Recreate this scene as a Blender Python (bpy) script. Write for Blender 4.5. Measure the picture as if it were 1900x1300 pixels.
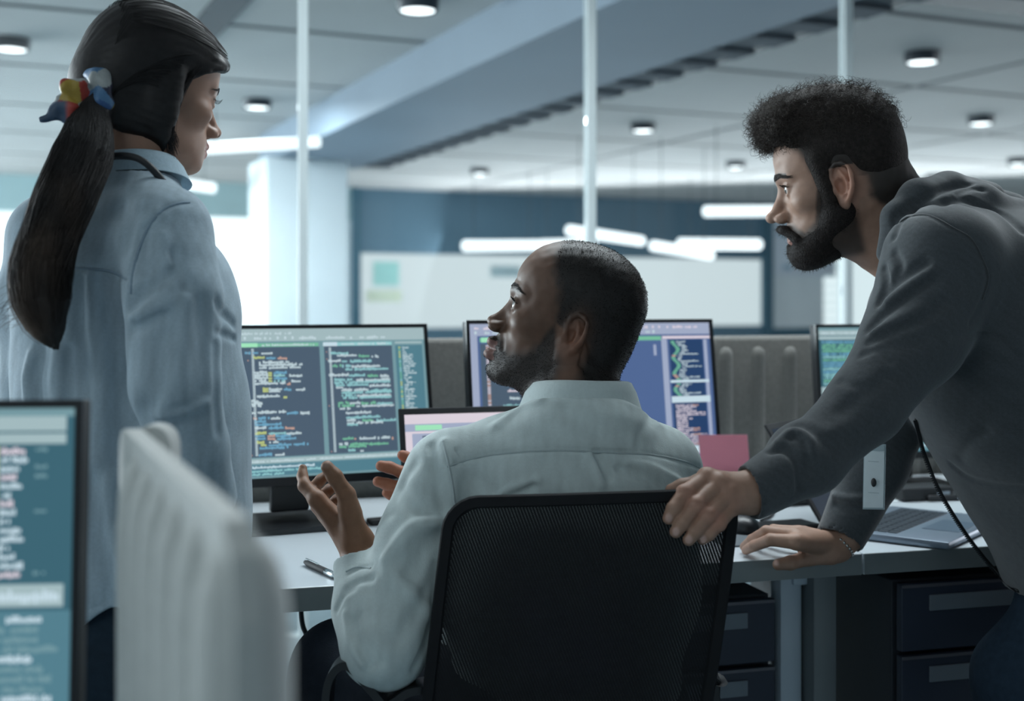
import bpy, bmesh, math, random
import numpy as np
from mathutils import Vector, Matrix

for o in list(bpy.data.objects):
    bpy.data.objects.remove(o)
scene = bpy.context.scene
COL = scene.collection

# ------------------------------------------------------------------ camera
F = 2300.0          # focal length in pixels of the 1900 x 1300 frame
ZC = 1.15           # camera height
PY0 = 560.0         # row of the horizon
cam_d = bpy.data.cameras.new('camera')
cam_d.sensor_width = 36.0
cam_d.lens = 36.0 * F / 1900.0
cam_d.shift_y = -(650.0 - PY0) / 1900.0
cam_d.clip_start = 0.05
cam_d.clip_end = 300
cam_d.dof.use_dof = True
cam_d.dof.focus_distance = 1.80
cam_d.dof.aperture_fstop = 3.0
cam = bpy.data.objects.new('camera', cam_d)
cam.location = (0, 0, ZC)
cam.rotation_euler = (math.pi / 2, 0, 0)
COL.objects.link(cam)
scene.camera = cam

# ------------------------------------------------------------------ world and light
world = bpy.data.worlds.new('world')
scene.world = world
world.use_nodes = True
wn = world.node_tree
bg = wn.nodes['Background']
bg.inputs[0].default_value = (0.74, 0.88, 0.94, 1)
bg.inputs[1].default_value = 1.15
scene.view_settings.view_transform = 'Standard'
scene.view_settings.look = 'None'
scene.view_settings.gamma = 1.0
scene.view_settings.use_curve_mapping = False
scene.view_settings.exposure = 0.14
scene.cycles.max_bounces = 6
scene.cycles.diffuse_bounces = 3
scene.cycles.glossy_bounces = 3
scene.cycles.transmission_bounces = 4
scene.cycles.transparent_max_bounces = 12
scene.cycles.caustics_reflective = False
scene.cycles.caustics_refractive = False
scene.cycles.sample_clamp_indirect = 4.0


def area_light(name, loc, target, sx, sy, power, color):
    d = bpy.data.lights.new(name, 'AREA')
    d.shape = 'RECTANGLE'
    d.size = sx
    d.size_y = sy
    d.energy = power
    d.color = color
    o = bpy.data.objects.new(name, d)
    o.location = loc
    v = Vector(target) - Vector(loc)
    o.rotation_euler = v.to_track_quat('-Z', 'Y').to_euler()
    COL.objects.link(o)
    return o


# daylight through the windows on the left side of the office and the rear, plus added unseen fill lights
area_light('window_daylight', (-3.9, 3.6, 1.75), (0.0, 2.0, 1.1), 3.4, 1.9, 95, (0.82, 0.94, 1.0))
area_light('rear_window_daylight', (-12.0, 12.0, 1.6), (-6.0, 9.5, 2.1), 9.0, 1.9, 1500, (0.88, 0.96, 1.0))
area_light('far_window_daylight', (3.5, 17.6, 1.5), (2.2, 13.0, 2.3), 14.0, 1.4, 420, (0.90, 0.96, 1.0))
area_light('right_fill_light', (15.0, 9.5, 1.4), (8.0, 8.6, 2.4), 8.0, 1.4, 380, (0.94, 0.96, 1.0))  # added fill for the rear ceiling; no window on this side
area_light('desk_fill_light', (0.4, 2.9, 2.78), (0.3, 2.1, 0.7), 2.2, 0.6, 70, (0.86, 0.96, 1.0))  # added fill without a fixture, brightens the desk top
area_light('column_fill_light', (-2.9, 9.8, 2.70), (-2.85, 10.15, 0.0), 2.2, 0.7, 150, (0.88, 0.96, 1.0))  # added unseen fill that brightens the column and blue wall
area_light('back_fill_light', (-1.5, -0.6, 2.70), (-0.2, 1.7, 0.9), 1.8, 0.8, 15, (0.84, 0.96, 1.0))  # added unseen fill from behind the camera


# ------------------------------------------------------------------ helpers
def P(px, py, y):
    """pixel of the photograph and distance -> point in the room"""
    return np.array([(px - 950.0) / F * y, y, ZC - (py - PY0) / F * y])


def PZ(px, py, z):
    """pixel of the photograph and a height -> point in the room"""
    y = (ZC - z) * F / (py - PY0)
    return np.array([(px - 950.0) / F * y, y, z])


def tag(o, label=None, cat=None, group=None, kind=None):
    if label: o['label'] = label
    if cat: o['category'] = cat
    if group: o['group'] = group
    if kind: o['kind'] = kind
    return o


def empty(name, loc=(0, 0, 0), rz=0.0, label=None, cat=None, group=None):
    o = bpy.data.objects.new(name, None)
    o.location = loc
    o.rotation_euler = (0, 0, rz)
    o.empty_display_size = 0.05
    COL.objects.link(o)
    return tag(o, label, cat, group)


def mat(name, color, rough=0.6, metal=0.0, bump=0.0, scale=200.0, var=0.0, vscale=None, spec=0.5, stretch=None, sheen=0.0, dist=0.002):
    m = bpy.data.materials.new(name)
    m.use_nodes = True
    nt = m.node_tree
    b = nt.nodes['Principled BSDF']
    b.inputs['Base Color'].default_value = (*color, 1)
    b.inputs['Roughness'].default_value = rough
    b.inputs['Metallic'].default_value = metal
    b.inputs['Specular IOR Level'].default_value = spec
    if sheen:
        b.inputs['Sheen Weight'].default_value = sheen
        b.inputs['Sheen Roughness'].default_value = 0.6
    tc = nt.nodes.new('ShaderNodeTexCoord')
    mp = nt.nodes.new('ShaderNodeMapping')
    nt.links.new(tc.outputs['Object'], mp.inputs[0])
    if stretch: mp.inputs['Scale'].default_value = stretch
    if var:
        n = nt.nodes.new('ShaderNodeTexNoise')
        n.inputs['Scale'].default_value = vscale or scale
        n.inputs['Detail'].default_value = 4
        nt.links.new(mp.outputs[0], n.inputs[0])
        r = nt.nodes.new('ShaderNodeValToRGB')
        r.color_ramp.elements[0].position = 0.3
        r.color_ramp.elements[1].position = 0.7
        r.color_ramp.elements[0].color = (*[c * (1 - var) for c in color], 1)
        r.color_ramp.elements[1].color = (*[min(1, c * (1 + var)) for c in color], 1)
        nt.links.new(n.outputs[0], r.inputs[0])
        nt.links.new(r.outputs[0], b.inputs['Base Color'])
    if bump:
        n2 = nt.nodes.new('ShaderNodeTexNoise')
        n2.inputs['Scale'].default_value = scale
        n2.inputs['Detail'].default_value = 3
        nt.links.new(mp.outputs[0], n2.inputs[0])
        bp = nt.nodes.new('ShaderNodeBump')
        bp.inputs['Strength'].default_value = bump
        bp.inputs['Distance'].default_value = dist
        nt.links.new(n2.outputs[0], bp.inputs['Height'])
        nt.links.new(bp.outputs[0], b.inputs['Normal'])
    return m


def emis(name, color, strength=1.0):
    m = bpy.data.materials.new(name)
    m.use_nodes = True
    nt = m.node_tree
    b = nt.nodes['Principled BSDF']
    b.inputs['Base Color'].default_value = (*[c * 0.1 for c in color], 1)
    b.inputs['Roughness'].default_value = 0.4
    b.inputs['Emission Color'].default_value = (*color, 1)
    b.inputs['Emission Strength'].default_value = strength
    return m


def srgb(r, g, b):
    f = lambda c: (c / 255.0) / 12.92 if c / 255.0 <= 0.04045 else ((c / 255.0 + 0.055) / 1.055) ** 2.4
    return (f(r), f(g), f(b))


def link_mesh(name, me, parent=None, mats=(), smooth=False):
    for m in mats: me.materials.append(m)
    if smooth:
        me.polygons.foreach_set('use_smooth', [True] * len(me.polygons))
    o = bpy.data.objects.new(name, me)
    COL.objects.link(o)
    if parent is not None: o.parent = parent
    return o


class MB:
    """collects shapes in one bmesh, builds ONE object"""
    def __init__(self):
        self.bm = bmesh.new()

    def _new(self, vs, fs, mi=0):
        bv = [self.bm.verts.new(tuple(v)) for v in vs]
        for f in fs:
            try:
                fc = self.bm.faces.new([bv[i] for i in f])
                fc.material_index = mi
            except ValueError:
                pass
        return bv

    def box(self, c, s, M=None, mi=0, bev=0.0):
        """centre c, full sizes s, optional 3x3 axes (columns)"""
        vs = []
        for k in range(8):
            d = np.array([(k & 1) - .5, ((k >> 1) & 1) - .5, ((k >> 2) & 1) - .5]) * np.array(s)
            if M is not None: d = M @ d
            vs.append(np.array(c) + d)
        fs = [(0, 2, 3, 1), (4, 5, 7, 6), (0, 1, 5, 4), (2, 6, 7, 3), (0, 4, 6, 2), (1, 3, 7, 5)]
        bv = self._new(vs, fs, mi)
        if bev > 0:
            es = list({e for v in bv for e in v.link_edges})
            r = bmesh.ops.bevel(self.bm, geom=es, offset=bev, segments=2, affect='EDGES', profile=0.5)
            for f in r['faces']: f.material_index = mi
        return self

    def quad(self, a, b, c, d, mi=0):
        self._new([a, b, c, d], [(0, 1, 2, 3)], mi)
        return self

    def prism(self, pts, off, mi=0):
        """polygon points extruded by vector off"""
        n = len(pts)
        vs = [np.array(p) for p in pts] + [np.array(p) + np.array(off) for p in pts]
        fs = [tuple(range(n))[::-1], tuple(range(n, 2 * n))] + [(i, (i + 1) % n, n + (i + 1) % n, n + i) for i in range(n)]
        self._new(vs, fs, mi)
        return self

    def cyl(self, a, b, r0, r1=None, n=24, mi=0, caps=True):
        a, b = np.array(a, float), np.array(b, float)
        r1 = r0 if r1 is None else r1
        w = (b - a) / np.linalg.norm(b - a)
        u = np.cross(w, [0, 0, 1.0] if abs(w[2]) < .9 else [1.0, 0, 0]); u /= np.linalg.norm(u)
        v = np.cross(w, u)
        ang = [2 * math.pi * i / n for i in range(n)]
        vs = [a + r0 * (math.cos(t) * u + math.sin(t) * v) for t in ang] + [b + r1 * (math.cos(t) * u + math.sin(t) * v) for t in ang]
        fs = [(i, (i + 1) % n, n + (i + 1) % n, n + i) for i in range(n)]
        if caps: fs += [tuple(range(n))[::-1], tuple(range(n, 2 * n))]
        self._new(vs, fs, mi)
        return self

    def lathe(self, c, prof, n=32, mi=0, M=None):
        """profile (radius, height) spun about z at c"""
        vs = []; fs = []
        for r, z in prof:
            for i in range(n):
                t = 2 * math.pi * i / n
                d = np.array([r * math.cos(t), r * math.sin(t), z])
                if M is not None: d = M @ d
                vs.append(np.array(c) + d)
        for j in range(len(prof) - 1):
            for i in range(n):
                k = (i + 1) % n
                fs.append((j * n + i, j * n + k, (j + 1) * n + k, (j + 1) * n + i))
        self._new(vs, fs, mi)
        return self

    def tube(self, pts, r, n=8, mi=0):
        pts = [np.array(p, float) for p in pts]
        rs = r if isinstance(r, (list, tuple)) else [r] * len(pts)
        vs = []; fs = []
        up = np.array([0.13, 0.21, 0.97])
        for i, p in enumerate(pts):
            t = pts[min(i + 1, len(pts) - 1)] - pts[max(i - 1, 0)]
            t /= max(np.linalg.norm(t), 1e-9)
            u = np.cross(t, up)
            if np.linalg.norm(u) < .05: u = np.cross(t, [1, 0, 0])
            u /= np.linalg.norm(u)
            v = np.cross(t, u)
            for k in range(n):
                a = 2 * math.pi * k / n
                vs.append(p + rs[i] * (math.cos(a) * u + math.sin(a) * v))
        for i in range(len(pts) - 1):
            for k in range(n):
                k2 = (k + 1) % n
                fs.append((i * n + k, i * n + k2, (i + 1) * n + k2, (i + 1) * n + k))
        fs.append(tuple(range(n))[::-1]); fs.append(tuple((len(pts) - 1) * n + k for k in range(n)))
        self._new(vs, fs, mi)
        return self

    def build(self, name, mats, parent=None, smooth=False, angle=None):
        me = bpy.data.meshes.new(name)
        bmesh.ops.recalc_face_normals(self.bm, faces=self.bm.faces)
        self.bm.to_mesh(me)
        self.bm.free()
        if not isinstance(mats, (list, tuple)): mats = [mats]
        o = link_mesh(name, me, parent, mats, smooth or angle is not None)
        if angle is not None:
            me.set_sharp_from_angle(angle=math.radians(angle))
        return o


def axes(u, v=None):
    """3x3 with columns u (right), v (depth), w (up) from the right direction u in plan"""
    u = np.array(u, float); u /= np.linalg.norm(u)
    if v is None: v = np.array([-u[1], u[0], 0.0])
    v = np.array(v, float); v /= np.linalg.norm(v)
    w = np.cross(u, v)
    return np.column_stack([u, v, w])


def catmull(pts, n=8):
    pts = [np.array(p, float) for p in pts]
    q = [2 * pts[0] - pts[1]] + pts + [2 * pts[-1] - pts[-2]]
    out = []
    for i in range(1, len(q) - 2):
        for k in range(n):
            t = k / n
            a, b, c, d = q[i - 1], q[i], q[i + 1], q[i + 2]
            out.append(.5 * ((2 * b) + (c - a) * t + (2 * a - 5 * b + 4 * c - d) * t * t + (3 * b - 3 * c + d - a) * t ** 3))
    out.append(pts[-1])
    return out
# ================================================================== THE ROOM
TH = math.radians(24.0)
RA = np.array([math.cos(TH), math.sin(TH), 0.0])      # along the rear glazing
RB = np.array([-math.sin(TH), math.cos(TH), 0.0])     # away from the camera
RM = np.column_stack([RA, RB, np.array([0, 0, 1.0])])
HC = 2.85                                             # ceiling height
BW = 17.8                                             # rear wall


def R(a, b, z):
    return RA * a + RB * b + np.array([0, 0, z])


def RC(px, py, z=HC):
    p = PZ(px, py, z)
    return p


def rbox(mb, a0, a1, b0, b1, z0, z1, mi=0, bev=0.0):
    mb.box(R((a0 + a1) / 2, (b0 + b1) / 2, (z0 + z1) / 2), (a1 - a0, b1 - b0, z1 - z0), RM, mi, bev)
    return mb


m_floor = mat('carpet_blue_grey', srgb(150, 168, 176), .9, bump=.3, scale=120, var=.12, vscale=3)
m_ceil = mat('ceiling_panel', srgb(194, 190, 188), .8, var=.08, vscale=.6, bump=.1, scale=60)
m_groove = mat('ceiling_groove', srgb(84, 90, 98), .8, var=.1, vscale=3)
m_beam = mat('beam_paint', srgb(122, 136, 150), .6, var=.06, vscale=.8)
m_dark = mat('dark_metal', srgb(46, 54, 64), .5, var=.1, vscale=8)
m_frame = mat('white_frame', srgb(222, 232, 234), .4, var=.02, vscale=5)
m_col = mat('column_paint', srgb(226, 234, 238), .7, var=.03, vscale=2)
m_bluewall = mat('blue_wall', srgb(92, 122, 140), .7, var=.06, vscale=.9)
m_teal = mat('teal_frame', srgb(60, 100, 118), .6, var=.05, vscale=3)
m_sidewall = mat('side_wall', srgb(150, 162, 170), .8, var=.05, vscale=1.5)
m_pale = mat('pale_lintel', srgb(180, 205, 208), .7, var=.04, vscale=1.5)
m_lamp = emis('lamp_glow', (0.93, 0.98, 1.0), 3.2)
m_tube = emis('tube_glow', (0.90, 0.97, 1.0), 1.6)
m_frost = emis('frosted_glass_glow', srgb(206, 216, 219), .92)  # emission put in to give the pale panel its brightness
m_sky = emis('daylight_window', srgb(240, 250, 252), 1.5)

fl = MB(); rbox(fl, -14, 22, -5, 19, -.1, 0)
tag(fl.build('floor', m_floor), kind='structure')

# ceiling slab with dark joints between its panels
ce = MB(); rbox(ce, -14, 22, -5, 19, HC + .012, HC + .2, 1)
A_J = [-12.2, -9.6, -7.0, -4.4, 1.34, 4.3, 6.9, 9.5, 12.1, 14.7, 17.3, 21.9]
B_J = [-4.9, -1.8, 0.1, 2.0, 3.9, 5.75, 7.65, 9.55, 11.45, 13.35, 15.25, 17.15, 18.9]
for i in range(len(A_J) - 1):
    for j in range(len(B_J) - 1):
        rbox(ce, A_J[i] + .045, A_J[i + 1] - .045, B_J[j] + .045, B_J[j + 1] - .045, HC, HC + .012, 0)
tag(ce.build('ceiling', [m_ceil, m_groove]), kind='structure')

# the deep painted beam with a dark duct strip along its right side
be = MB(); rbox(be, 2.79, 3.80, -4.5, 12.6, 2.55, HC + .01, 0)
rbox(be, 3.802, 4.16, -4.5, 12.6, 2.58, HC + .01, 1)
rbox(be, 4.162, 4.26, -4.5, 12.6, 2.62, HC + .01, 2)
for k in range(44):
    rbox(be, 3.83, 4.13, -4.0 + k * .38, -3.80 + k * .38, 2.56, 2.585, 3)
tag(be.build('trim_1', [m_beam, m_dark, m_ceil, m_groove]), kind='structure')
tb = MB(); rbox(tb, 1.30, 1.50, -4.5, 17.5, HC - .01, HC + .011)
tag(tb.build('trim_5', m_dark), kind='structure')
tb = MB(); rbox(tb, 4.4, 22, 5.05, 5.35, HC - .05, HC + .01)
tag(tb.build('trim_2', m_dark), kind='structure')
co = MB(); rbox(co, 2.70, 3.52, 11.9, 12.7, 0, 2.56, 0, .02)
tag(co.build('trim_3', m_col), kind='structure')

# rear wall: frosted glazing under a blue band, daylight windows to either side
def q(px):      # a-coordinate on the rear wall of a pixel column
    t = (px - 950.0) / F
    y = BW / (.9135 - .4067 * t)
    return y * (.9135 * t + .4067)

wl = MB()
rbox(wl, q(652), q(1432), BW, BW + .12, 1.88, HC, 0)
rbox(wl, q(652), q(668), BW - .05, BW + .12, 0, HC, 1)
rbox(wl, q(1414), q(1432), BW - .05, BW + .12, 0, HC, 1)
rbox(wl, q(668), q(1414), BW, BW + .12, 0, .75, 0)
tag(wl.build('wall_rear', [m_bluewall, m_teal]), kind='structure')
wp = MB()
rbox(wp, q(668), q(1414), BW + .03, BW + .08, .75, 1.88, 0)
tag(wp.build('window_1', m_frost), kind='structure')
# green and yellow sheets stuck on the frosted glazing
for (x0, x1, y0, y1, c, nm, cat) in ((692, 740, 485, 530, (166, 214, 208), 'pale green sheet stuck on the frosted glazing', 'paper sheet'),
                                (680, 745, 538, 560, (214, 222, 200), 'pale yellow strip stuck below the green sheet on the glazing', 'paper strip'),
                                (910, 965, 490, 512, (188, 208, 212), 'small grey-blue sheet stuck on the frosted glazing above the seated man', 'paper sheet')):
    z1 = ZC + (PY0 - y0) / F * 18.6; z0 = ZC + (PY0 - y1) / F * 18.6
    b = MB(); rbox(b, q(x0), q(x1), BW - .012, BW - .002, z0, z1)
    tag(b.build('paper_note', mat('note', srgb(*c), .8, var=.03, vscale=9)), nm, cat)

wr = MB()
rbox(wr, q(-700), q(652), BW, BW + .12, 2.36, HC, 0)
rbox(wr, q(502), q(524), BW - .03, BW + .12, 0, 2.36, 1)
rbox(wr, q(524), q(652), BW, BW + .12, 0, 2.36, 2)
rbox(wr, q(-700), q(502), BW, BW + .12, 0, .7, 2)
for x in (-560, -300, -80, 60, 190):
    rbox(wr, q(x), q(x + 14), BW, BW + .1, .7, 2.36, 1)
rbox(wr, q(-700), q(70), BW, BW + .1, 1.28, 1.36, 1)
tag(wr.build('wall_left', [m_pale, m_teal, m_col]), kind='structure')
w2 = MB(); rbox(w2, q(-700), q(502), BW + .13, BW + .16, .7, 2.36)
tag(w2.build('window_2', m_sky), kind='structure')

wq = MB()
rbox(wq, q(1432), q(2600), BW, BW + .12, 2.25, HC, 0)
rbox(wq, q(1432), q(2600), BW, BW + .12, 0, .7, 1)
rbox(wq, q(1432), q(1528), BW, BW + .1, .7, 2.25, 2)
for x in (1566, 1760, 1960, 2200):
    rbox(wq, q(x), q(x + 10), BW - .02, BW + .1, .7, 2.25, 1)
tag(wq.build('wall_right', [m_bluewall, m_teal, m_col]), kind='structure')
w3 = MB(); rbox(w3, q(1528), q(2600), BW + .13, BW + .16, .7, 2.25)
tag(w3.build('window_3', emis('hazy_window', srgb(222, 234, 237), .95)), kind='structure')
# a pale tower seen through the right-hand window
tw = empty('tower_building', R(q(1552), BW + .125, .7), 0, 'pale slatted building seen through the far window beside the leaning man', 'building')
b = MB()
for k in range(7):
    rbox(b, q(1530) - q(1552), q(1564) - q(1552), -.03, .0, .02 + k * .15, .12 + k * .15)
b.build('facade_slats', emis('facade_white', srgb(238, 246, 248), 1.0), tw)
b = MB(); rbox(b, q(1524) - q(1552), q(1570) - q(1552), .0, .004, 0, 1.1)
b.build('facade', emis('facade_shade', srgb(196, 216, 221), .9), tw)
ps = MB(); rbox(ps, q(1424), q(1548), BW - .04, BW - .015, ZC + (PY0 - 512) / F * 21.8, ZC + (PY0 - 404) / F * 21.8)
for i, (x, y) in enumerate(((1440, 430), (1462, 470), (1500, 440), (1450, 492), (1520, 480))):
    rbox(ps, q(x), q(x + 16), BW - .046, BW - .04, ZC + (PY0 - y - 9) / F * 21.8, ZC + (PY0 - y) / F * 21.8, 1)
tag(ps.build('wall_poster', [mat('poster_paper', srgb(214, 222, 232), .8, var=.04, vscale=2), mat('poster_blocks', srgb(150, 180, 200), .8, var=.04, vscale=2)]),
    'large pale poster with blue blocks on the far wall in front of the leaning man', 'poster')

# side and front walls that close the office
ws = MB()
rbox(ws, 21.8, 22, -5, 19, 0, HC)
tag(ws.build('wall_side', m_sidewall), kind='structure')
wb = MB()
rbox(wb, -14, 22, -5, -4.8, 0, .9); rbox(wb, -14, 22, -5, -4.8, 2.2, HC)
for k in range(13):
    rbox(wb, -14 + k * 2.95, -13 + k * 2.95 + .9, -5, -4.8, .9, 2.2)
tag(wb.build('wall_front', m_sidewall), kind='structure')

# glazed partition behind the desks: white mullions, glass panes
g_u = np.array([.975, .225, 0.0])
g0 = P(562, 560, 4.0); g0[2] = 0
GM = axes(g_u)


def along(px):
    t = (px - 950) / F
    # intersection of pixel column ray with the glass line
    s = (g0[0] - t * g0[1]) / (t * g_u[1] - g_u[0])
    return s

s_list = [along(562), along(1095), along(1570)]
step = s_list[1] - s_list[0]
s_all = [s_list[0] - 2 * step, s_list[0] - step, s_list[0], s_list[1], s_list[2], s_list[2] + (s_list[2] - s_list[1]), s_list[2] + 2 * (s_list[2] - s_list[1])]
gr = MB()
for s in s_all:
    c = g0 + g_u * s
    gr.box((c[0], c[1], HC / 2), (.030, .05, HC), GM, 0, .003)
c = g0 + g_u * (s_all[0] + s_all[-1]) / 2
L = s_all[-1] - s_all[0]
gr.box((c[0], c[1], HC - .03), (L, .06, .06), GM)
gr.box((c[0], c[1], .04), (L, .06, .08), GM)
tag(gr.build('trim_4', m_frame), kind='structure')
m_glass = bpy.data.materials.new('partition_glass')
m_glass.use_nodes = True
nt = m_glass.node_tree
for n in list(nt.nodes): nt.nodes.remove(n)
out = nt.nodes.new('ShaderNodeOutputMaterial'); mx = nt.nodes.new('ShaderNodeMixShader')
tr = nt.nodes.new('ShaderNodeBsdfTransparent'); gl = nt.nodes.new('ShaderNodeBsdfGlossy')
tr.inputs[0].default_value = (.93, .965, .97, 1); gl.inputs['Roughness'].default_value = .02
fr = nt.nodes.new('ShaderNodeFresnel'); fr.inputs[0].default_value = 1.18
nt.links.new(fr.outputs[0], mx.inputs[0]); nt.links.new(tr.outputs[0], mx.inputs[1]); nt.links.new(gl.outputs[0], mx.inputs[2])
nt.links.new(mx.outputs[0], out.inputs[0])
for i in range(len(s_all) - 1):
    a, b_ = s_all[i] + .016, s_all[i + 1] - .016
    c = g0 + g_u * (a + b_) / 2
    gp = MB(); gp.box((c[0], c[1], (HC + .02) / 2), (b_ - a, .008, HC - .14), GM)
    tag(gp.build('window_%d' % (4 + i), m_glass), kind='structure')

# ------------------------------------------------------------------ downlights
DL = [(20, 92, 'round downlight at the left edge above the long-haired woman'),
      (775, 20, 'large round downlight at the top, between the first two mullions'),
      (477, 200, 'round downlight just right of the woman’s face'),
      (1193, 243, 'round downlight right of the middle white mullion'),
      (890, 323, 'small distant downlight above the blue wall, left of the middle mullion'),
      (1365, 311, 'small distant downlight left of the curly-haired man’s forehead'),
      (1711, 116, 'large round downlight above the curly-haired man’s back'),
      (1820, 230, 'round downlight at right, third row from the camera'),
      (1888, 305, 'small downlight cut by the right edge of the picture'),
      (1735, 333, 'small downlight just above the grey hood')]
for i, (px, py, lab) in enumerate(DL):
    p = PZ(px, py, HC - .07)
    t = empty('ceiling_downlight', (p[0], p[1], HC), 0, lab, 'ceiling light', 'round downlights in the ceiling')
    b = MB(); b.lathe((0, 0, 0), [(.118, 0), (.118, -.055), (.108, -.075), (.100, -.075), (.098, -.055), (0.001, -.053)], 32)
    b.build('housing', m_dark, t, angle=40)
    b = MB(); b.lathe((0, 0, 0), [(.096, -.056), (.094, -.068), (.06, -.074), (.001, -.076)], 32)
    b.build('diffuser', m_lamp, t, smooth=True)
    ld = bpy.data.lights.new('downlight_bulb', 'SPOT'); ld.energy = 26; ld.spot_size = 2.4; ld.spot_blend = .8; ld.shadow_soft_size = .09; ld.color = (.88, .97, 1)
    lo = bpy.data.objects.new('bulb', ld); lo.location = (0, 0, -.09); COL.objects.link(lo); lo.parent = t

# linear pendant lamps  (pixel ends, distance)
PT = [((372, 276, 9.2), (592, 263, 9.6), 'long tube lamp right of the woman’s chin'),
      ((240, 326, 12.0), (397, 349, 12.6), 'shorter tube lamp just below the long one, beside the woman’s collar'),
      ((862, 456, 15.2), (998, 455, 15.9), 'tube lamp left of the seated man’s head'),
      ((1003, 455, 15.9), (1100, 452, 16.6), 'tube lamp crossing behind the top of the seated man’s head'),
      ((1057, 427, 12.6), (1190, 447, 14.0), 'tilted tube lamp crossing the middle mullion'),
      ((1213, 456, 12.6), (1318, 473, 13.8), 'tilted tube lamp right of the mullion one'),
      ((1262, 452, 16.6), (1408, 453, 17.4), 'level tube lamp behind the tilted one at right'),
      ((1310, 392, 11.8), (1460, 391, 12.4), 'bright tube lamp in front of the curly-haired man’s nose')]
for (x0, y0, d0), (x1, y1, d1), lab in PT:
    a = P(x0, y0, d0); b_ = P(x1, y1, d1)
    # a lamp hangs level at the mean of its ends' heights when nearly level
    t = empty('tube_lamp', tuple((a + b_) / 2), 0, lab, 'pendant lamp', 'linear tube lamps hanging in the rear office')
    c = (a + b_) / 2
    r = 12.5 / F * d0 * .8
    b = MB(); b.cyl(a - c, b_ - c, r, r, 16); b.build('tube', m_tube, t, angle=50)
    for f in (.12, .88):
        p = (a * (1 - f) + b_ * f) - c
        b = MB(); b.cyl(p + [0, 0, r], [p[0], p[1], HC - c[2] - .002], .004, n=6)
        b.build('suspension_wire', m_dark, t)
# ================================================================== DESKS AND WHAT STANDS ON THEM
DZ = 0.73
du = np.array([math.cos(math.radians(15.4)), math.sin(math.radians(15.4)), 0.0])
dv = np.array([-du[1], du[0], 0.0])
DM = axes(du)
D0 = PZ(600, 1087, DZ); D0[2] = 0.0
DANG = math.radians(15.4)


def D(s, v, z):
    return D0 + du * s + dv * v + np.array([0, 0, z])


def s_at(px, v=0.0):
    t = (px - 950) / F
    o = D0 + dv * v
    return (o[0] - t * o[1]) / (t * du[1] - du[0])


S_SEAM = s_at(1601)
m_desk = mat('desk_laminate', srgb(196, 204, 210), .32, bump=.05, scale=400, var=.02, vscale=3)
m_edge = mat('desk_edge', srgb(128, 136, 138), .5, var=.03, vscale=20)
m_leg = mat('desk_leg_lit', srgb(190, 204, 216), .4, var=.03, vscale=6)  # lit look of the leg's left side put into this paler colour
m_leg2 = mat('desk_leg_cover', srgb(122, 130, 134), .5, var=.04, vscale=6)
m_ped = mat('pedestal_navy', srgb(48, 56, 72), .5, var=.06, vscale=12)
m_pedside = mat('pedestal_side', srgb(44, 49, 57), .6, var=.06, vscale=12)
m_lip = mat('drawer_lip', srgb(104, 104, 112), .4, .3, var=.03, vscale=12)
m_handle = mat('drawer_pull', srgb(120, 130, 140), .5, .1, var=.05, vscale=20)
m_black = mat('black_plastic', (.012, .014, .017), .35, var=.1, vscale=30)
m_blackm = mat('matt_black_plastic', (.018, .020, .023), .6, bump=.1, scale=500, var=.1, vscale=30)
m_chrome = mat('chrome', (.6, .66, .68), .18, .95, var=.03, vscale=30)


def desk(s0, s1, label, leg_s):
    c = D((s0 + s1) / 2, .4, 0)
    t = empty('office_desk', tuple(c), DANG, label, 'desk', 'row of joined desks')
    w = s1 - s0
    b = MB(); b.box((0, 0, DZ - .018), (w - .003, .80, .036), None, 0, .002)
    o = b.build('worktop', [m_desk], t)
    b = MB(); b.box((0, -.4008, DZ - .018), (w - .006, .0016, .034), None, 0)
    b.build('edge_band', m_edge, t)
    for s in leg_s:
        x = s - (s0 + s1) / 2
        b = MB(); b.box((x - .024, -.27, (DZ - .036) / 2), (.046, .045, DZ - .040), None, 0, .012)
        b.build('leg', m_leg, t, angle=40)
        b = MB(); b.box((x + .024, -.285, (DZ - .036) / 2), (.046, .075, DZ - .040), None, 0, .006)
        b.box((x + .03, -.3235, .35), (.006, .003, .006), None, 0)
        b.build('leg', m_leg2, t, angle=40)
        b = MB(); b.box((x, 0, .012), (.07, .66, .024), None, 0, .006)
        b.build('foot', m_leg, t)
        b = MB(); b.box((x, 0, DZ - .055), (.05, .6, .034), None, 0, .004)
        b.build('crossbar', m_leg, t)
    return t


desk(S_SEAM - 1.62, S_SEAM, 'white desk with the two big monitors, seated man leaning in front', [s_at(1481, .13), S_SEAM - 1.56])
desk(S_SEAM, S_SEAM + 1.6, 'white desk at right carrying the open laptop', [S_SEAM + 1.5])


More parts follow.
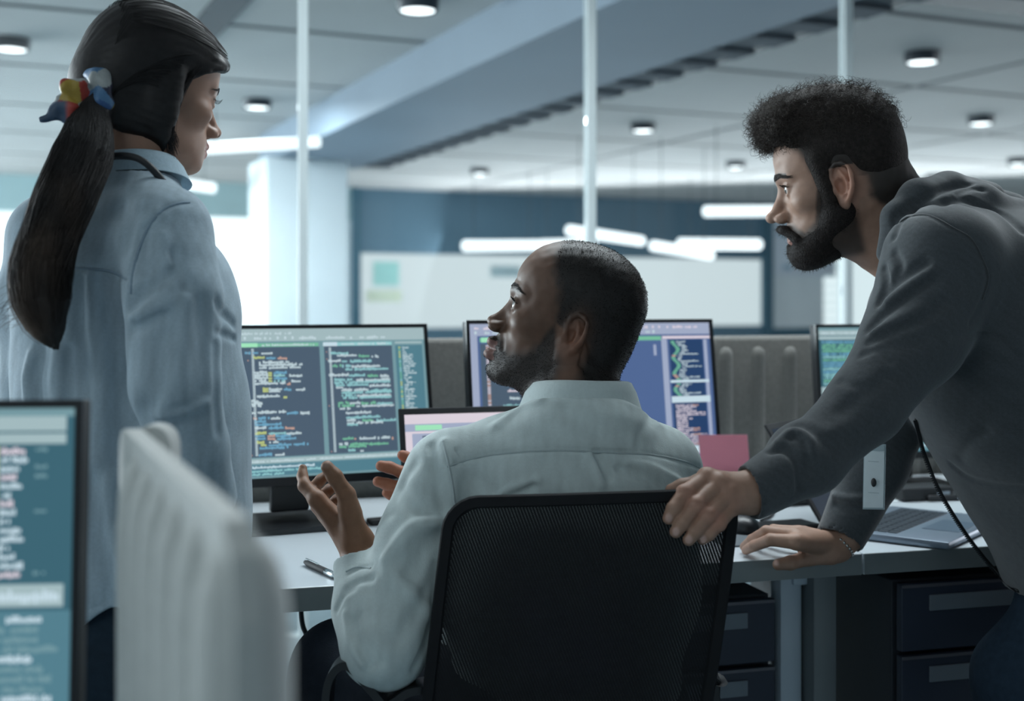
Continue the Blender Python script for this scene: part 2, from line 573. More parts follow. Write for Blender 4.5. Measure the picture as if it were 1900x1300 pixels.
def pedestal(px, z_top, v, w, label, drawers, dep=.55, side='l'):
    s = s_at(px, v)
    if side == 'r': s -= w
    c = D(s + w / 2, v + dep / 2, 0)
    t = empty('drawer_pedestal', tuple(c), DANG, label, 'drawer unit', 'drawer pedestals under the desks')
    b = MB(); b.box((0, .006, z_top / 2 + .02), (w, dep - .012, z_top - .04), None, 0, .002)
    b.build('body', m_pedside, t)
    for (z0, z1) in drawers:
        b = MB(); b.box((0, -dep / 2 - .008, (z0 + z1) / 2), (w - .004, .016, z1 - z0 - .006), None, 0, .002)
        d = b.build('drawer', m_ped, t)
        b = MB(); b.box((0, -dep / 2 - .0175, z1 - .006), (w - .006, .003, .005), None, 0)
        b.build('lip', m_lip, d)
        b = MB(); b.box((0.0, -dep / 2 - .018, z1 - .036), (w - .11, .004, .027), None, 0, .001)
        b.build('pull', m_handle, d)
    for a in (-1, 1):
        for e in (-1, 1):
            b = MB(); b.cyl((a * (w / 2 - .05), e * (dep / 2 - .06), .001), (a * (w / 2 - .05), e * (dep / 2 - .06), .04), .02, n=12)
            b.build('castor', m_blackm, t)
    return t


pedestal(1432, .640, .12, .30, 'dark drawer pedestal partly hidden by the office chair back', [(.526, .640), (.30, .524), (.05, .298)], side='r')
pedestal(1661, .672, .03, .42, 'wide dark drawer pedestal beside the leaning man’s jeans', [(.552, .672), (.30, .550), (.05, .298)])

# felt divider behind the desks
m_felt = mat('grey_felt', srgb(122, 121, 117), .95, bump=.5, scale=350, var=.12, vscale=140, sheen=.3)
m_feltr = m_felt
S_P = s_at(1322, .84)


def divider(s0, s1, flutes, label):
    c = D((s0 + s1) / 2, .85, 0)
    t = empty('desk_divider', (c[0], c[1], .60), DANG, label, 'desk divider', 'felt dividers behind the desks')
    w = s1 - s0
    me = MB(); me.box((0, 0, .235), (w - .002, .036, .47), None, 0, .012)
    me.build('felt_panel', m_felt, t, angle=60)
    if flutes:
        x = -w / 2 + .028
        while x < w / 2 - .03:
            b = MB()
            prof = [(.001, .445), (.008, .443), (.014, .438), (.0175, .428), (.018, .415), (.018, .02)]
            b.lathe((0, 0, 0), prof, 20, M=np.diag([1, .75, 1]))
            for v in b.bm.verts: v.co = Vector((v.co.x + x, v.co.y - .016, v.co.z))
            o = b.build('flute', m_felt, t, smooth=True)
            x += .0835
    for sx in (-.4, .4):
        b = MB(); b.box((sx * w, .0, .05), (.04, .05, .09), None, 0, .003)
        b.build('clamp', m_leg2, t)
    return t


divider(S_SEAM - 1.62, S_P, False, 'plain grey felt divider behind the two monitors')
divider(S_P + .002, S_P + 1.62, True, 'fluted grey felt divider to the right of the monitors')

# ------------------------------------------------------------------ screens
PAL = {}


def ecol(key, rgb, st=1.0):
    if key not in PAL: PAL[key] = emis('screen_' + key, srgb(*rgb), st)
    return PAL[key]


SC = [('slate', (70, 87, 104)), ('bar', (152, 174, 178)), ('frame_teal', (108, 142, 150)), ('term', (76, 118, 132)),
      ('white', (182, 200, 206)), ('blue', (104, 158, 186)), ('yellow', (178, 190, 120)), ('orange', (188, 152, 138)),
      ('green', (110, 176, 146)), ('aqua', (136, 188, 192)), ('navy', (34, 60, 98)), ('indigo', (74, 96, 138)),
      ('lilac', (150, 160, 184)), ('pink', (206, 196, 206)), ('deep', (52, 92, 106)), ('lightbar', (186, 206, 216)), ('mint', (150, 214, 176)), ('dim', (26, 36, 50))]
SCM = [ecol(k, c) for k, c in SC]
CI = {k: i for i, (k, _) in enumerate(SC)}


def screen_mesh(w, h, rects, name='screen'):
    """rects (u0, v0, u1, v1, colour) from the top left, layered; text is broken into letters"""
    mb = MB()
    lay = 0
    for (u0, v0, u1, v1, c, z) in rects:
        y = -z * .00012
        mb.quad((-w / 2 + u0 * w, y, h * (1 - v1)), (-w / 2 + u1 * w, y, h * (1 - v1)), (-w / 2 + u1 * w, y, h * (1 - v0)), (-w / 2 + u0 * w, y, h * (1 - v0)), CI[c])
    me = bpy.data.meshes.new(name)
    mb.bm.to_mesh(me); mb.bm.free()
    return me


def text(rects, rnd, u0, u1, v, hh, c, cw, z=3, dens=.92):
    """a run of letters between u0 and u1 at row v"""
    u = u0
    while u < u1 - cw * .5:
        if rnd.random() < dens:
            a = rnd.choice((.62, .62, .8, 1.0)); d = rnd.choice((0, 0, 0, .18))
            rects.append((u, v + hh * (1 - a), u + cw * .86, v + hh * (1 + d), c, z))
        u += cw


def rows(rects, rnd, lines, conv, hh, cw):
    for y, segs in lines:
        for (x0, x1, c) in segs:
            u0, v = conv(x0, y); u1, _ = conv(x1, y)
            text(rects, rnd, u0, u1, v, hh, c, cw)


def monitor_code():
    rnd = random.Random(4)
    r = [(0, 0, 1, 1, 'frame_teal', 0), (0, 0, 1, .085, 'bar', 1)]
    text(r, rnd, .03, .5, .022, .016, 'white', .006, 2, .7)
    text(r, rnd, .03, .85, .052, .020, 'white', .009, 2, .6)
    for (a, b_, c1, c2) in ((.02, .595, 'green', 'mint'), (.612, .872, 'aqua', 'lightbar')):
        r.append((a, .098, b_, .122, c1, 1))
    r += [(.30, .096, .375, .124, 'mint', 2), (.612, .096, .665, .124, 'lightbar', 2), (.885, .098, .99, .112, 'bar', 1)]
    text(r, rnd, .39, .58, .102, .014, 'white', .005, 2); text(r, rnd, .68, .86, .102, .014, 'white', .005, 2)
    r += [(.02, .124, .598, .862, 'slate', 1), (.615, .124, .872, .862, 'slate', 1), (.885, .124, .99, .70, 'term', 1),
          (.885, .715, .99, .735, 'bar', 2), (.885, .745, .99, .862, 'term', 1),
          (.01, .872, .99, .902, 'bar', 2), (.01, .91, .99, .985, 'term', 1), (.29, .13, .30, .86, 'term', 2)]
    text(r, rnd, .012, .9, .882, .012, 'white', .007, 3)
    text(r, rnd, .02, .56, .918, .016, 'lightbar', .006, 3); text(r, rnd, .3, .62, .942, .016, 'aqua', .006, 3); text(r, rnd, .3, .45, .965, .014, 'aqua', .006, 3)
    for k in range(58):   # line numbers
        v = .135 + k * .0124
        r.append((.352, v, .361, v + .008, 'white', 3)); r.append((.632, v, .641, v + .008, 'white', 3))
        if rnd.random() < .12: r.append((.337, v, .341, v + .008, 'orange', 3)); r.append((.622, v, .625, v + .008, 'orange', 3))
    conv = lambda x, y: ((420 + x / 4.1925 - 300) / 495.0, (590 + (y + .045 * (x - 800)) / 4.1925 - 604) / 279.0)
    W_, B, Y_, O, G, A = 'white', 'blue', 'yellow', 'orange', 'green', 'aqua'
    L = [(262, [(180, 285, B), (300, 380, W_)]), (298, [(240, 330, Y_), (335, 405, B), (420, 490, O)]),
         (334, [(280, 500, W_)]), (356, [(280, 610, W_)]), (378, [(280, 590, W_)]),
         (415, [(240, 340, W_), (345, 380, Y_), (385, 480, B)]), (436, [(245, 340, W_), (345, 380, Y_), (385, 470, A), (500, 605, W_)]),
         (458, [(245, 340, W_), (345, 380, Y_), (385, 490, B)]), (480, [(245, 335, W_), (345, 380, Y_), (385, 470, A), (500, 590, W_)]), (502, [(245, 470, W_), (480, 515, O)]),
         (545, [(300, 340, Y_), (345, 450, W_), (455, 530, B), (545, 620, W_)]), (562, [(300, 340, Y_), (345, 430, W_)]), (604, [(255, 440, W_), (450, 490, Y_)]),
         (640, [(210, 260, W_)]), (660, [(210, 300, W_)]), (678, [(215, 285, W_)]),
         (732, [(170, 460, W_), (470, 560, B), (570, 645, W_)]), (775, [(222, 250, O), (258, 340, B), (350, 415, W_)]), (800, [(230, 320, B)]),
         (825, [(230, 425, B)]), (850, [(230, 320, W_), (330, 440, B), (452, 525, O)]), (892, [(230, 310, Y_), (330, 450, A), (460, 570, W_)]),
         (912, [(230, 310, B), (320, 370, O), (380, 490, B)]), (934, [(235, 310, B), (320, 380, O), (390, 535, B)]), (960, [(240, 310, Y_), (330, 405, W_)]),
         (984, [(240, 315, Y_), (325, 640, B)]), (1008, [(245, 465, B)]), (1058, [(250, 345, B), (370, 450, W_)])]
    rows(r, rnd, L, conv, .019, .0068)
    L = [(248, [(820, 960, A)]), (264, [(870, 1020, W_), (1040, 1130, G), (1140, 1200, W_)]), (310, [(800, 900, W_), (905, 960, A), (970, 1140, A)]),
         (350, [(830, 900, G), (905, 970, A), (980, 1200, W_)]), (376, [(930, 1265, A)]), (425, [(800, 950, W_), (955, 1090, A), (1100, 1190, G), (1200, 1270, W_)]),
         (462, [(840, 1000, A), (1010, 1280, W_)]), (484, [(840, 1280, A)]), (506, [(850, 1100, A), (1110, 1280, W_)]), (524, [(850, 900, W_)]),
         (545, [(890, 1100, W_), (1110, 1285, A)]), (566, [(890, 1285, A)]), (588, [(890, 1000, A), (1010, 1285, W_)]), (608, [(900, 1280, A)]),
         (648, [(860, 940, G), (950, 1030, W_), (1040, 1150, G), (1160, 1290, A)]), (672, [(860, 990, G), (1000, 1290, W_)]), (694, [(870, 950, W_)]),
         (728, [(915, 1110, W_)]), (766, [(915, 1180, A)]), (788, [(920, 1010, W_), (1040, 1140, G), (1150, 1305, A)]), (810, [(920, 1200, W_)]), (822, [(920, 1000, A)]),
         (934, [(880, 960, G), (970, 1000, O), (1010, 1250, W_), (1262, 1305, O)]), (978, [(850, 925, W_), (935, 1070, G), (1080, 1240, G)]), (1000, [(850, 1060, G)]), (1030, [(890, 980, A), (1010, 1040, W_)])]
    rows(r, rnd, L, conv, .019, .0068)
    for k in range(34):
        v = .135 + k * .0165
        r.append((.897, v, .904, v + .011, rnd.choice(('green', 'yellow', 'aqua')), 3))
        text(r, rnd, .912, .912 + rnd.uniform(.01, .05), v, .011, 'white', .005, 3)
    return r


def monitor_code_b():
    rnd = random.Random(9)
    r = [(0, 0, 1, 1, 'indigo', 0), (0, 0, 1, .085, 'lilac', 1), (.0, .085, .03, 1, 'lilac', 1)]
    text(r, rnd, .02, .95, .02, .018, 'pink', .009, 2, .5); text(r, rnd, .02, .8, .052, .02, 'white', .010, 2, .5)
    r += [(.04, .098, .785, .128, 'green', 1), (.045, .096, .13, .130, 'mint', 2), (.79, .098, 1, .118, 'pink', 1),
          (.04, .14, .46, .955, 'slate', 1), (.785, .12, .81, .97, 'lilac', 2), (.82, .125, .965, .93, 'navy', 1), (.97, .125, .985, .93, 'lilac', 1),
          (.815, .425, .985, .445, 'lightbar', 2), (.815, .545, .985, .592, 'lightbar', 2), (.82, .91, .98, .965, 'lightbar', 2), (.75, .16, .762, .24, 'lilac', 1)]
    for k in range(60):
        v = .15 + k * .0133
        r.append((.062, v, .074, v + .008, 'pink' if rnd.random() > .2 else 'orange', 3))
    v = .15
    while v < .94:
        i = rnd.choice((.10, .12, .14, .12))
        u = i
        for _ in range(rnd.randint(2, 5)):
            e = u + rnd.uniform(.03, .12)
            text(r, rnd, u, min(e, .44), v, .019, rnd.choice(('white', 'pink', 'aqua', 'blue', 'green', 'pink')), .0068)
            u = e + .008
            if u > .42: break
        v += rnd.choice((.026, .026, .052))
    off = 0
    for k in range(31):
        v = .135 + k * .0132
        if v > .535: break
        if .42 < v < .445: continue
        off = .022 * math.sin(k * .35) ** 2
        r.append((.825 + off, v, .842 + off, v + .010, 'green' if rnd.random() > .15 else 'orange', 3))
        text(r, rnd, .85 + off, .85 + off + rnd.choice((.02, .03, .04, .085)), v, .010, 'white', .005, 3)
    for k in range(21):
        v = .607 + k * .0142
        text(r, rnd, .83, .83 + rnd.choice((.05, .07, .09, .13)), v, .010, 'pink', .005, 3, .9)
        if rnd.random() < .15: text(r, rnd, .90, .93, v, .011, 'orange', .005, 4)
    return r


def monitor_code_c():
    rnd = random.Random(12)
    r = [(0, 0, 1, 1, 'deep', 0), (0, 0, 1, .022, 'frame_teal', 1), (0, .022, .985, .062, 'bar', 2), (0, .068, .985, .096, 'bar', 1),
         (.855, .10, .868, .46, 'green', 1), (.868, .10, .874, .46, 'yellow', 1), (.0, .47, .985, .530, 'bar', 2), (0, .54, 1, 1, 'term', 1)]
    text(r, rnd, .02, .8, .035, .015, 'white', .006, 3, .6)
    v = .105
    while v < .455:
        text(r, rnd, .878, .878 + rnd.uniform(.014, .045), v, .017, rnd.choice(('lightbar', 'lightbar', 'pink')), .0045, 3, .97)
        if rnd.random() < .35: text(r, rnd, .935, .955, v, .010, 'frame_teal', .005, 3)
        text(r, rnd, .02, rnd.uniform(.2, .6), v, .018, rnd.choice(('white', 'aqua', 'blue', 'green')), .006, 3)
        v += .0235
    text(r, rnd, .72, .98, .485, .030, 'lightbar', .007, 4, .95)
    for k in range(17):
        u0 = rnd.choice((.10, .12, .10)); text(r, rnd, u0, .6, .553 + k * .026, .017, 'frame_teal' if k % 3 else 'lightbar', .006, 3, .9)
        text(r, rnd, .878 + rnd.choice((0, .01)), .93 + rnd.uniform(.0, .05), .553 + k * .026, .018, 'frame_teal' if k % 4 else 'lightbar', .0045, 3, .95)
    return r


def monitor(top_right, ang, tilt, W, H, rects, label, group=None, stand=True, bezel=.007, chin=.016):
    a = math.radians(ang); ti = math.radians(tilt)
    u = np.array([math.cos(a), math.sin(a), 0]); v = np.array([-u[1], u[0], 0])
    # local frame: x right, y away, z up; panel leans back by ti, hinge at the panel's foot
    top = np.array(top_right)
    foot = top - u * W / 2 - v * H * math.sin(ti)      # foot of the panel centre
    zb = top[2] - H * math.cos(ti)
    t = empty('computer_monitor', (foot[0], foot[1], DZ), a, label, 'monitor', group)
    z0 = zb - DZ
    T = np.array([[1, 0, 0], [0, math.cos(ti), math.sin(ti)], [0, -math.sin(ti), math.cos(ti)]])
    def tf(o):
        for vv in o.data.vertices:
            q_ = T @ np.array(vv.co) + np.array([0, 0, z0]); vv.co = q_
        return o
    b = MB(); b.box((0, .012, H / 2), (W, .022, H), None, 0, .003)
    b.box((0, .032, H * .45), (W * .6, .03, H * .55), None, 0, .01)
    tf(b.build('housing', m_blackm, t))
    b = MB()
    for (x0, x1, h0, h1) in ((-W / 2, W / 2, 0, chin), (-W / 2, W / 2, H - bezel, H), (-W / 2, -W / 2 + bezel, chin, H - bezel), (W / 2 - bezel, W / 2, chin, H - bezel)):
        b.box(((x0 + x1) / 2, -.001, (h0 + h1) / 2), (x1 - x0, .006, h1 - h0))
    tf(b.build('bezel', m_black, t))
    b = MB(); b.lathe((W / 2 - .03, -.0042, chin * .45), [(.0018, 0), (.0018, .0006), (.0001, .0008)], 12, M=np.array([[1, 0, 0], [0, 0, -1], [0, 1, 0]]))
    tf(b.build('power_light', m_chrome, t))
    me = screen_mesh(W - 2 * bezel, H - bezel - chin, rects)
    for vv in me.vertices: vv.co = (vv.co.x, vv.co.y + .0002, vv.co.z + chin)
    tf(link_mesh('screen', me, t, SCM))
    if stand:
        b = MB(); b.box((0, .075, (z0 + .12) / 2 + .01), (.075, .018, z0 + .10), None, 0, .004)
        b.build('stand_neck', m_black, t)
        b = MB(); b.prism([(-.115, -.06, .001), (.115, -.06, .001), (.125, .13, .001), (-.125, .13, .001)], (0, 0, .010))
        b.build('stand_base', m_black, t)
    return t


monitor(P(791, 601, 2.47), 24, 11, .545, .302, monitor_code(), 'left monitor full of code, partly hidden by the woman’s arm', 'big monitors on the white desk')
monitor(P(1320, 592, 2.60), 20, 8, .542, .302, monitor_code_b(), 'right monitor with code and file tree, behind the seated man’s head', 'big monitors on the white desk')

# a third screen seen past the leaning man's sleeve
monitor(P(1850, 600, 2.85), 16, 6, .47, .30, monitor_code_c(), 'monitor corner showing just above the grey sleeve, beyond the fluted divider')

# ------------------------------------------------------------------ laptops
m_alu = mat('dark_aluminium', srgb(122, 134, 148), .38, .5, var=.03, vscale=20)
m_keys = mat('laptop_keys', srgb(38, 44, 54), .5, var=.1, vscale=60)
m_pad = mat('laptop_touchpad', srgb(96, 108, 124), .35, .4, var=.02, vscale=20)


def laptop(hinge_l, ang, tilt, W, Dp, H, rects, label, base_up):
    """hinge_l: left end of the hinge line; the lid rises there, the base runs towards the user"""
    a = math.radians(ang); ti = math.radians(tilt)
    u = np.array([math.cos(a), math.sin(a), 0])
    c = np.array(hinge_l) + u * W / 2
    t = empty('laptop', (c[0], c[1], base_up), a, label, 'laptop', 'open laptops on the desks')
    b = MB(); b.box((0, -Dp / 2, .008), (W, Dp, .014), None, 0, .005)
    base = b.build('base', m_alu, t, angle=40)
    b = MB()
    nx, ny = 13, 5
    for i in range(nx):
        for j in range(ny):
            b.box((-W * .43 + (i + .5) * W * .86 / nx, -.03 - (j + .5) * Dp * .42 / ny, .0155), (W * .86 / nx - .003, Dp * .42 / ny - .003, .0014))
    b.build('keyboard', m_keys, base)
    b = MB(); b.box((0, -Dp * .78, .0152), (W * .36, Dp * .30, .0008))
    b.build('touchpad', m_pad, base)
    T = np.array([[1, 0, 0], [0, math.cos(ti), math.sin(ti)], [0, -math.sin(ti), math.cos(ti)]])
    def tf(o):
        for vv in o.data.vertices: vv.co = T @ np.array(vv.co) + np.array([0, 0, .014])
        return o
    b = MB(); b.box((0, .004, H / 2), (W, .006, H), None, 0, .0025)
    lid = tf(b.build('lid', m_blackm, t, angle=40))
    me = screen_mesh(W - .02, H - .03, rects)
    for vv in me.vertices: vv.co = (vv.co.x, vv.co.y + .0006, vv.co.z + .018)
    tf(link_mesh('screen', me, lid, SCM))
    return t


def laptop_code(dark=False):
    rnd = random.Random(21)
    r = [(0, 0, 1, 1, 'pink' if not dark else 'dim', 0)]
    if not dark:
        r += [(0, 0, 1, .09, 'pink', 1), (0, .09, 1, .16, 'lilac', 1), (.06, .10, .22, .15, 'mint', 2), (.04, .18, .98, .95, 'lilac', 1)]
        for k in range(26):
            text(r, rnd, .1, rnd.uniform(.3, .9), .2 + k * .028, .016, rnd.choice(('indigo', 'pink', 'slate')), .012, 3)
    return r


hl = PZ(743, 940, DZ)
hl = P(752, 560, 2.17); hl[2] = DZ
laptop(hl, 18, 14, .33, .22, .222, laptop_code(), 'laptop with a pale screen between monitors and seated man’s shoulder', DZ)
h2 = PZ(1532, 990, DZ + .004)
h3 = PZ(1655, 925, DZ + .004)
ang2 = math.degrees(math.atan2(h3[1] - h2[1], h3[0] - h2[0]))
laptop(h2, 52, 33, .31, .22, .215, laptop_code(True), 'open grey laptop with dark screen at right, behind the leaning man’s supporting arm', DZ)

# ------------------------------------------------------------------ small things on the desk
pc = PZ(593, 1054, DZ + .006)
t = empty('ballpoint_pen', (pc[0], pc[1], DZ + .0055), math.radians(-58), 'dark pen with a chrome end lying on the white desk', 'pen')
b = MB(); b.lathe((0, 0, 0), [(.0005, -.062), (.003, -.058), (.0052, -.045), (.0054, .022), (.0045, .024)], 16, M=np.array([[0, 0, 1.0], [0, 1, 0], [-1, 0, 0]]))
b.build('barrel', m_blackm, t, smooth=True)
b = MB(); b.lathe((0, 0, 0), [(.0046, .024), (.0055, .026), (.0054, .050), (.003, .062), (.0005, .064)], 16, M=np.array([[0, 0, 1.0], [0, 1, 0], [-1, 0, 0]]))
b.build('cap', m_chrome, t, smooth=True)
b = MB(); b.box((-.03, 0, .0062), (.05, .003, .0015), None, 0, .0005)
b.build('clip', m_chrome, t)

mc = PZ(1377, 990, DZ)
t = empty('computer_mouse', (mc[0], mc[1] + .02, DZ), .2, 'glossy black mouse on the desk beside the chair back', 'mouse')
b = MB(); b.lathe((0, 0, 0), [(.029, .001), (.031, .006), (.0315, .014), (.029, .022), (.022, .030), (.011, .0345), (.0005, .036)], 28, M=np.diag([1, 1.6, 1]))
b.build('shell', m_black, t, smooth=True)
b = MB(); b.cyl((-.004, .03, .0295), (.004, .03, .0295), .006, n=14); b.build('scroll_wheel', m_blackm, t)

mp = PZ(1395, 996, DZ)
b = MB(); b.box((0, 0, .002), (.19, .15, .003), None, 0, .001)
o = b.build('mouse_pad', mat('pad_rubber', srgb(92, 100, 106), .8, bump=.2, scale=600, var=.04, vscale=60)); o.location = (mp[0] + .01, mp[1] + .0, DZ - .0005); o.rotation_euler = (0, 0, DANG)
tag(o, 'flat grey pad under the black mouse', 'mouse pad')
o.location[2] = DZ - .0002

ph = PZ(1450, 984, DZ)
t = empty('smartphone', (ph[0], ph[1] + .02, DZ + .001), DANG + .1, 'dark phone lying flat just behind the hand on the desk', 'phone')
b = MB(); b.box((0, 0, .004), (.145, .07, .008), None, 0, .003); b.build('body', m_blackm, t)
b = MB(); b.box((0, 0, .0083), (.135, .062, .0006), None, 0); b.build('display', m_black, t)

st = PZ(1462, 940, DZ)
t = empty('desk_stapler', (st[0] + .02, st[1] + .03, DZ + .001), DANG, 'dark desk stapler with a pale label under the grey forearm', 'stapler')
b = MB(); b.box((0, 0, .008), (.15, .04, .014), None, 0, .004); b.build('foot', m_blackm, t)
b = MB(); b.prism([(-.078, -.018, .016), (.07, -.018, .022), (.074, -.018, .042), (-.03, -.018, .048), (-.078, -.018, .034)], (0, .036, 0)); b.build('arm', m_blackm, t)
b = MB(); b.box((.03, -.0185, .028), (.05, .001, .012)); b.build('label_strip', m_leg, t)

pk = P(1365, 848, 2.52)
b = MB()
pts = [(-.005, 0, 0), (.075, 0, -.0), (.075, .012, .072), (-.05, .012, .076)]
b = MB()
b.prism([(-.075, 0, 0), (.033, 0, 0), (.033, .014, .078), (-.075, .014, .080)], (0, .0016, 0))
o = b.build('card', mat('pink_paper', srgb(252, 160, 178), .6, var=.03, vscale=12))
bz = P(1365, 882, 2.5)
o.location = (pk[0], pk[1], bz[2]); o.rotation_euler = (0, 0, DANG)
tag(o, 'pink card leaning behind the lower right corner of the right monitor', 'card')
bd = MB(); bd.box((0, 0, (bz[2] - DZ) / 2 - .0005), (.12, .06, bz[2] - DZ - .001), None, 0, .003)
o2 = bd.build('pen_tray', mat('tray_plastic', srgb(60, 68, 76), .6, var=.05, vscale=20)); o2.location = (pk[0] - .02, pk[1] + .01, DZ + .0005); o2.rotation_euler = (0, 0, DANG)
tag(o2, 'low dark tray that the pink card stands in', 'tray')

kb = PZ(690, 975, DZ)
b = MB(); b.box((0, 0, .006), (.06, .03, .010), None, 0, .003)
o = b.build('usb_adapter', m_blackm); o.location = (kb[0] + .02, kb[1] + .02, DZ + .0005); o.rotation_euler = (0, 0, .5)
tag(o, 'small dark adapter lying behind the seated man’s raised wrist', 'adapter')

# things on the far desk beyond the laptop
for (px, py, w_, d_, h_, nm, lab, cat) in ((1705, 925, .12, .07, .028, 'document_scanner', 'small black box-shaped scanner on the far side of the right desk', 'scanner'),
                                      (1745, 925, .10, .07, .012, 'external_drive', 'flat black drive with a pale end on the right desk near the zip', 'drive')):
    p = PZ(px, py, DZ)
    t = empty(nm, (p[0], p[1], DZ + .001), DANG, lab, cat)
    b = MB(); b.box((0, 0, h_ / 2), (w_, d_, h_), None, 0, .004); b.build('case', m_blackm, t)
    b = MB(); b.box((w_ * .3, -d_ / 2 - .001, h_ / 2), (w_ * .25, .002, h_ * .3)); b.build('indicator', m_leg, t)
pp = PZ(1640, 928, DZ)
b = MB(); b.box((0, 0, 0), (.21, .15, .0012))
o = b.build('paper_sheet', mat('white_paper', srgb(214, 222, 226), .8, var=.02, vscale=9)); o.location = (pp[0] + .05, pp[1] + .1, DZ + .0012); o.rotation_euler = (0, 0, .7)
tag(o, 'white paper sheet lying behind the open laptop', 'paper')

# cables
cb = MB(); cb.tube(catmull([D(s_at(556, .25), .25, DZ - .04), P(560, 1150, 2.05), P(570, 1180, 2.04), P(588, 1225, 2.05), P(625, 1290, 2.06), P(690, 1380, 2.1)], 6), .0042, 8)
tag(cb.build('power_cable', m_blackm, smooth=True), 'dark cable hanging under the desk beside the seated man’s knee', 'cable')
cb = MB(); cb.tube(catmull([PZ(1412, 905 + 60, DZ + .004), PZ(1432, 955, DZ + .004), PZ(1445, 935, DZ + .004), PZ(1500, 930, DZ + .004)], 6), .003, 8)
tag(cb.build('mouse_cable', m_blackm, smooth=True), 'thin dark cable curving across the desk behind the mouse', 'cable')

# ------------------------------------------------------------------ foreground: monitor and pale fluted divider nearest the camera
foreM = monitor(P(157, 741, 1.06), 4, 4, .52, .34, monitor_code_c(), 'blurred monitor cut by the lower left corner, nearest the camera', chin=.018)
m_pale_felt = mat('pale_felt', srgb(186, 190, 188), .95, bump=.3, scale=350, var=.05, vscale=120, sheen=.3)
fa = PZ(243, 785, 1.045); fb = PZ(474, 978, 1.045)
fdir = fb - fa; fl_ = np.linalg.norm(fdir); fdir /= fl_
fang = math.atan2(fdir[1], fdir[0])
t = empty('desk_divider', (fa[0], fa[1], .62), fang, 'pale fluted divider in the near foreground, left of the office chair', 'desk divider')
b = MB()
L = fl_
# rounded upper corner at the far end; local x along the panel towards the camera
outl = [(.0, 0, -.0), (.0, 0, .385), (.006, 0, .41), (.02, 0, .42), (.04, 0, .424), (L - .03, 0, .424), (L - .01, 0, .41), (L, 0, .38), (L, 0, 0)]
b.prism([(x, -.010, z) for x, _, z in outl], (0, .014, 0))
b.build('felt_panel', m_pale_felt, t)
k = 0; x = .135
while x < L - .01:
    b = MB(); b.lathe((0, 0, 0), [(.0005, .416), (.012, .413), (.021, .403), (.027, .386), (.029, .36), (.029, .0)], 20, M=np.diag([1, .85, 1]))
    for v in b.bm.verts: v.co = Vector((v.co.x + x, v.co.y + .000, v.co.z))
    b.build('flute', m_pale_felt, t, smooth=True)
    x += .074
fm = t.matrix_basis.copy()
inv = np.array(Matrix.Rotation(-fang, 3, 'Z'))
b = MB()
cx_ = P(279, 560, fa[1] - .012); wdt = 78 / F * fa[1]
dloc = inv @ (np.array([cx_[0] - fa[0], -.012, 0]))
ow = []
for k in range(13):
    a = math.pi * k / 12
    ow.append((-math.cos(a) * wdt / 2, .395 + .029 * math.sin(a) ** .6))
pts = [(-wdt / 2, 0)] + ow + [(wdt / 2, 0)]
b.prism([dloc + inv @ np.array([x, 0, 0]) + np.array([0, 0, z]) for x, z in pts], inv @ np.array([0, .03, 0]))
for k in (-.3, .0, .3):
    q0 = dloc + inv @ np.array([k * wdt, -.001, 0])
    b.cyl(q0 + [0, 0, .0], q0 + [0, 0, .395], .0095, .0085, 12)
b.build('end_panel', m_pale_felt, t, angle=50)
# the near desk the foreground monitor stands on
b = MB(); b.box((0, 0, 0), (.80, .62, .03), None, 0, .003)
o = b.build('office_desk', m_desk); o.location = (fa[0] - .02 - .43, .98, DZ - .0175); o.rotation_euler = (0, 0, .0)
tag(o, 'desk corner under the blurred foreground monitor', 'desk')
# ================================================================== SCULPTING: smooth blended solids turned into one surface
def V3(*a): return np.array(a, np.float64)


class Xf:
    """local frame: world = c + s * R @ local"""
    def __init__(self, c=(0, 0, 0), Rm=None, s=1.0):
        self.c = np.array(c, float); self.R = np.eye(3) if Rm is None else Rm; self.s = s
    def loc(self, p): return ((p - self.c.astype(np.float32)) @ self.R.astype(np.float32)) / np.float32(self.s)
    def w(self, l): return self.c + self.s * (self.R @ np.array(l, float))


ID = Xf()


def head_rot(yaw, pitch, roll=0.0):
    yaw, pitch, roll = [math.radians(a) for a in (yaw, pitch, roll)]
    f = np.array([math.sin(yaw), math.cos(yaw), 0.0]); Z = np.array([0, 0, 1.0]); r = np.cross(f, Z)
    fw = f * math.cos(pitch) + Z * math.sin(pitch); up = Z * math.cos(pitch) - f * math.sin(pitch)
    r2 = r * math.cos(roll) + up * math.sin(roll)
    return np.column_stack([r2, fw, np.cross(r2, fw)])


def d_rc(p, a, b, r0, r1):
    a = np.asarray(a, np.float32); b = np.asarray(b, np.float32)
    ab = b - a; q_ = p - a
    t = np.clip((q_ @ ab) / max(float(ab @ ab), 1e-12), 0, 1)
    v = q_ - t[:, None] * ab
    return np.sqrt(np.einsum('ij,ij->i', v, v)) - (r0 + (r1 - r0) * t)


def d_ell(p, c, r, Rm=None):
    q_ = p - np.asarray(c, np.float32)
    if Rm is not None: q_ = q_ @ Rm.astype(np.float32)
    r = np.asarray(r, np.float32)
    a = q_ / r; k0 = np.sqrt(np.einsum('ij,ij->i', a, a)); b = a / r
    k1 = np.sqrt(np.einsum('ij,ij->i', b, b)) + 1e-9
    return k0 * (k0 - 1.0) / k1


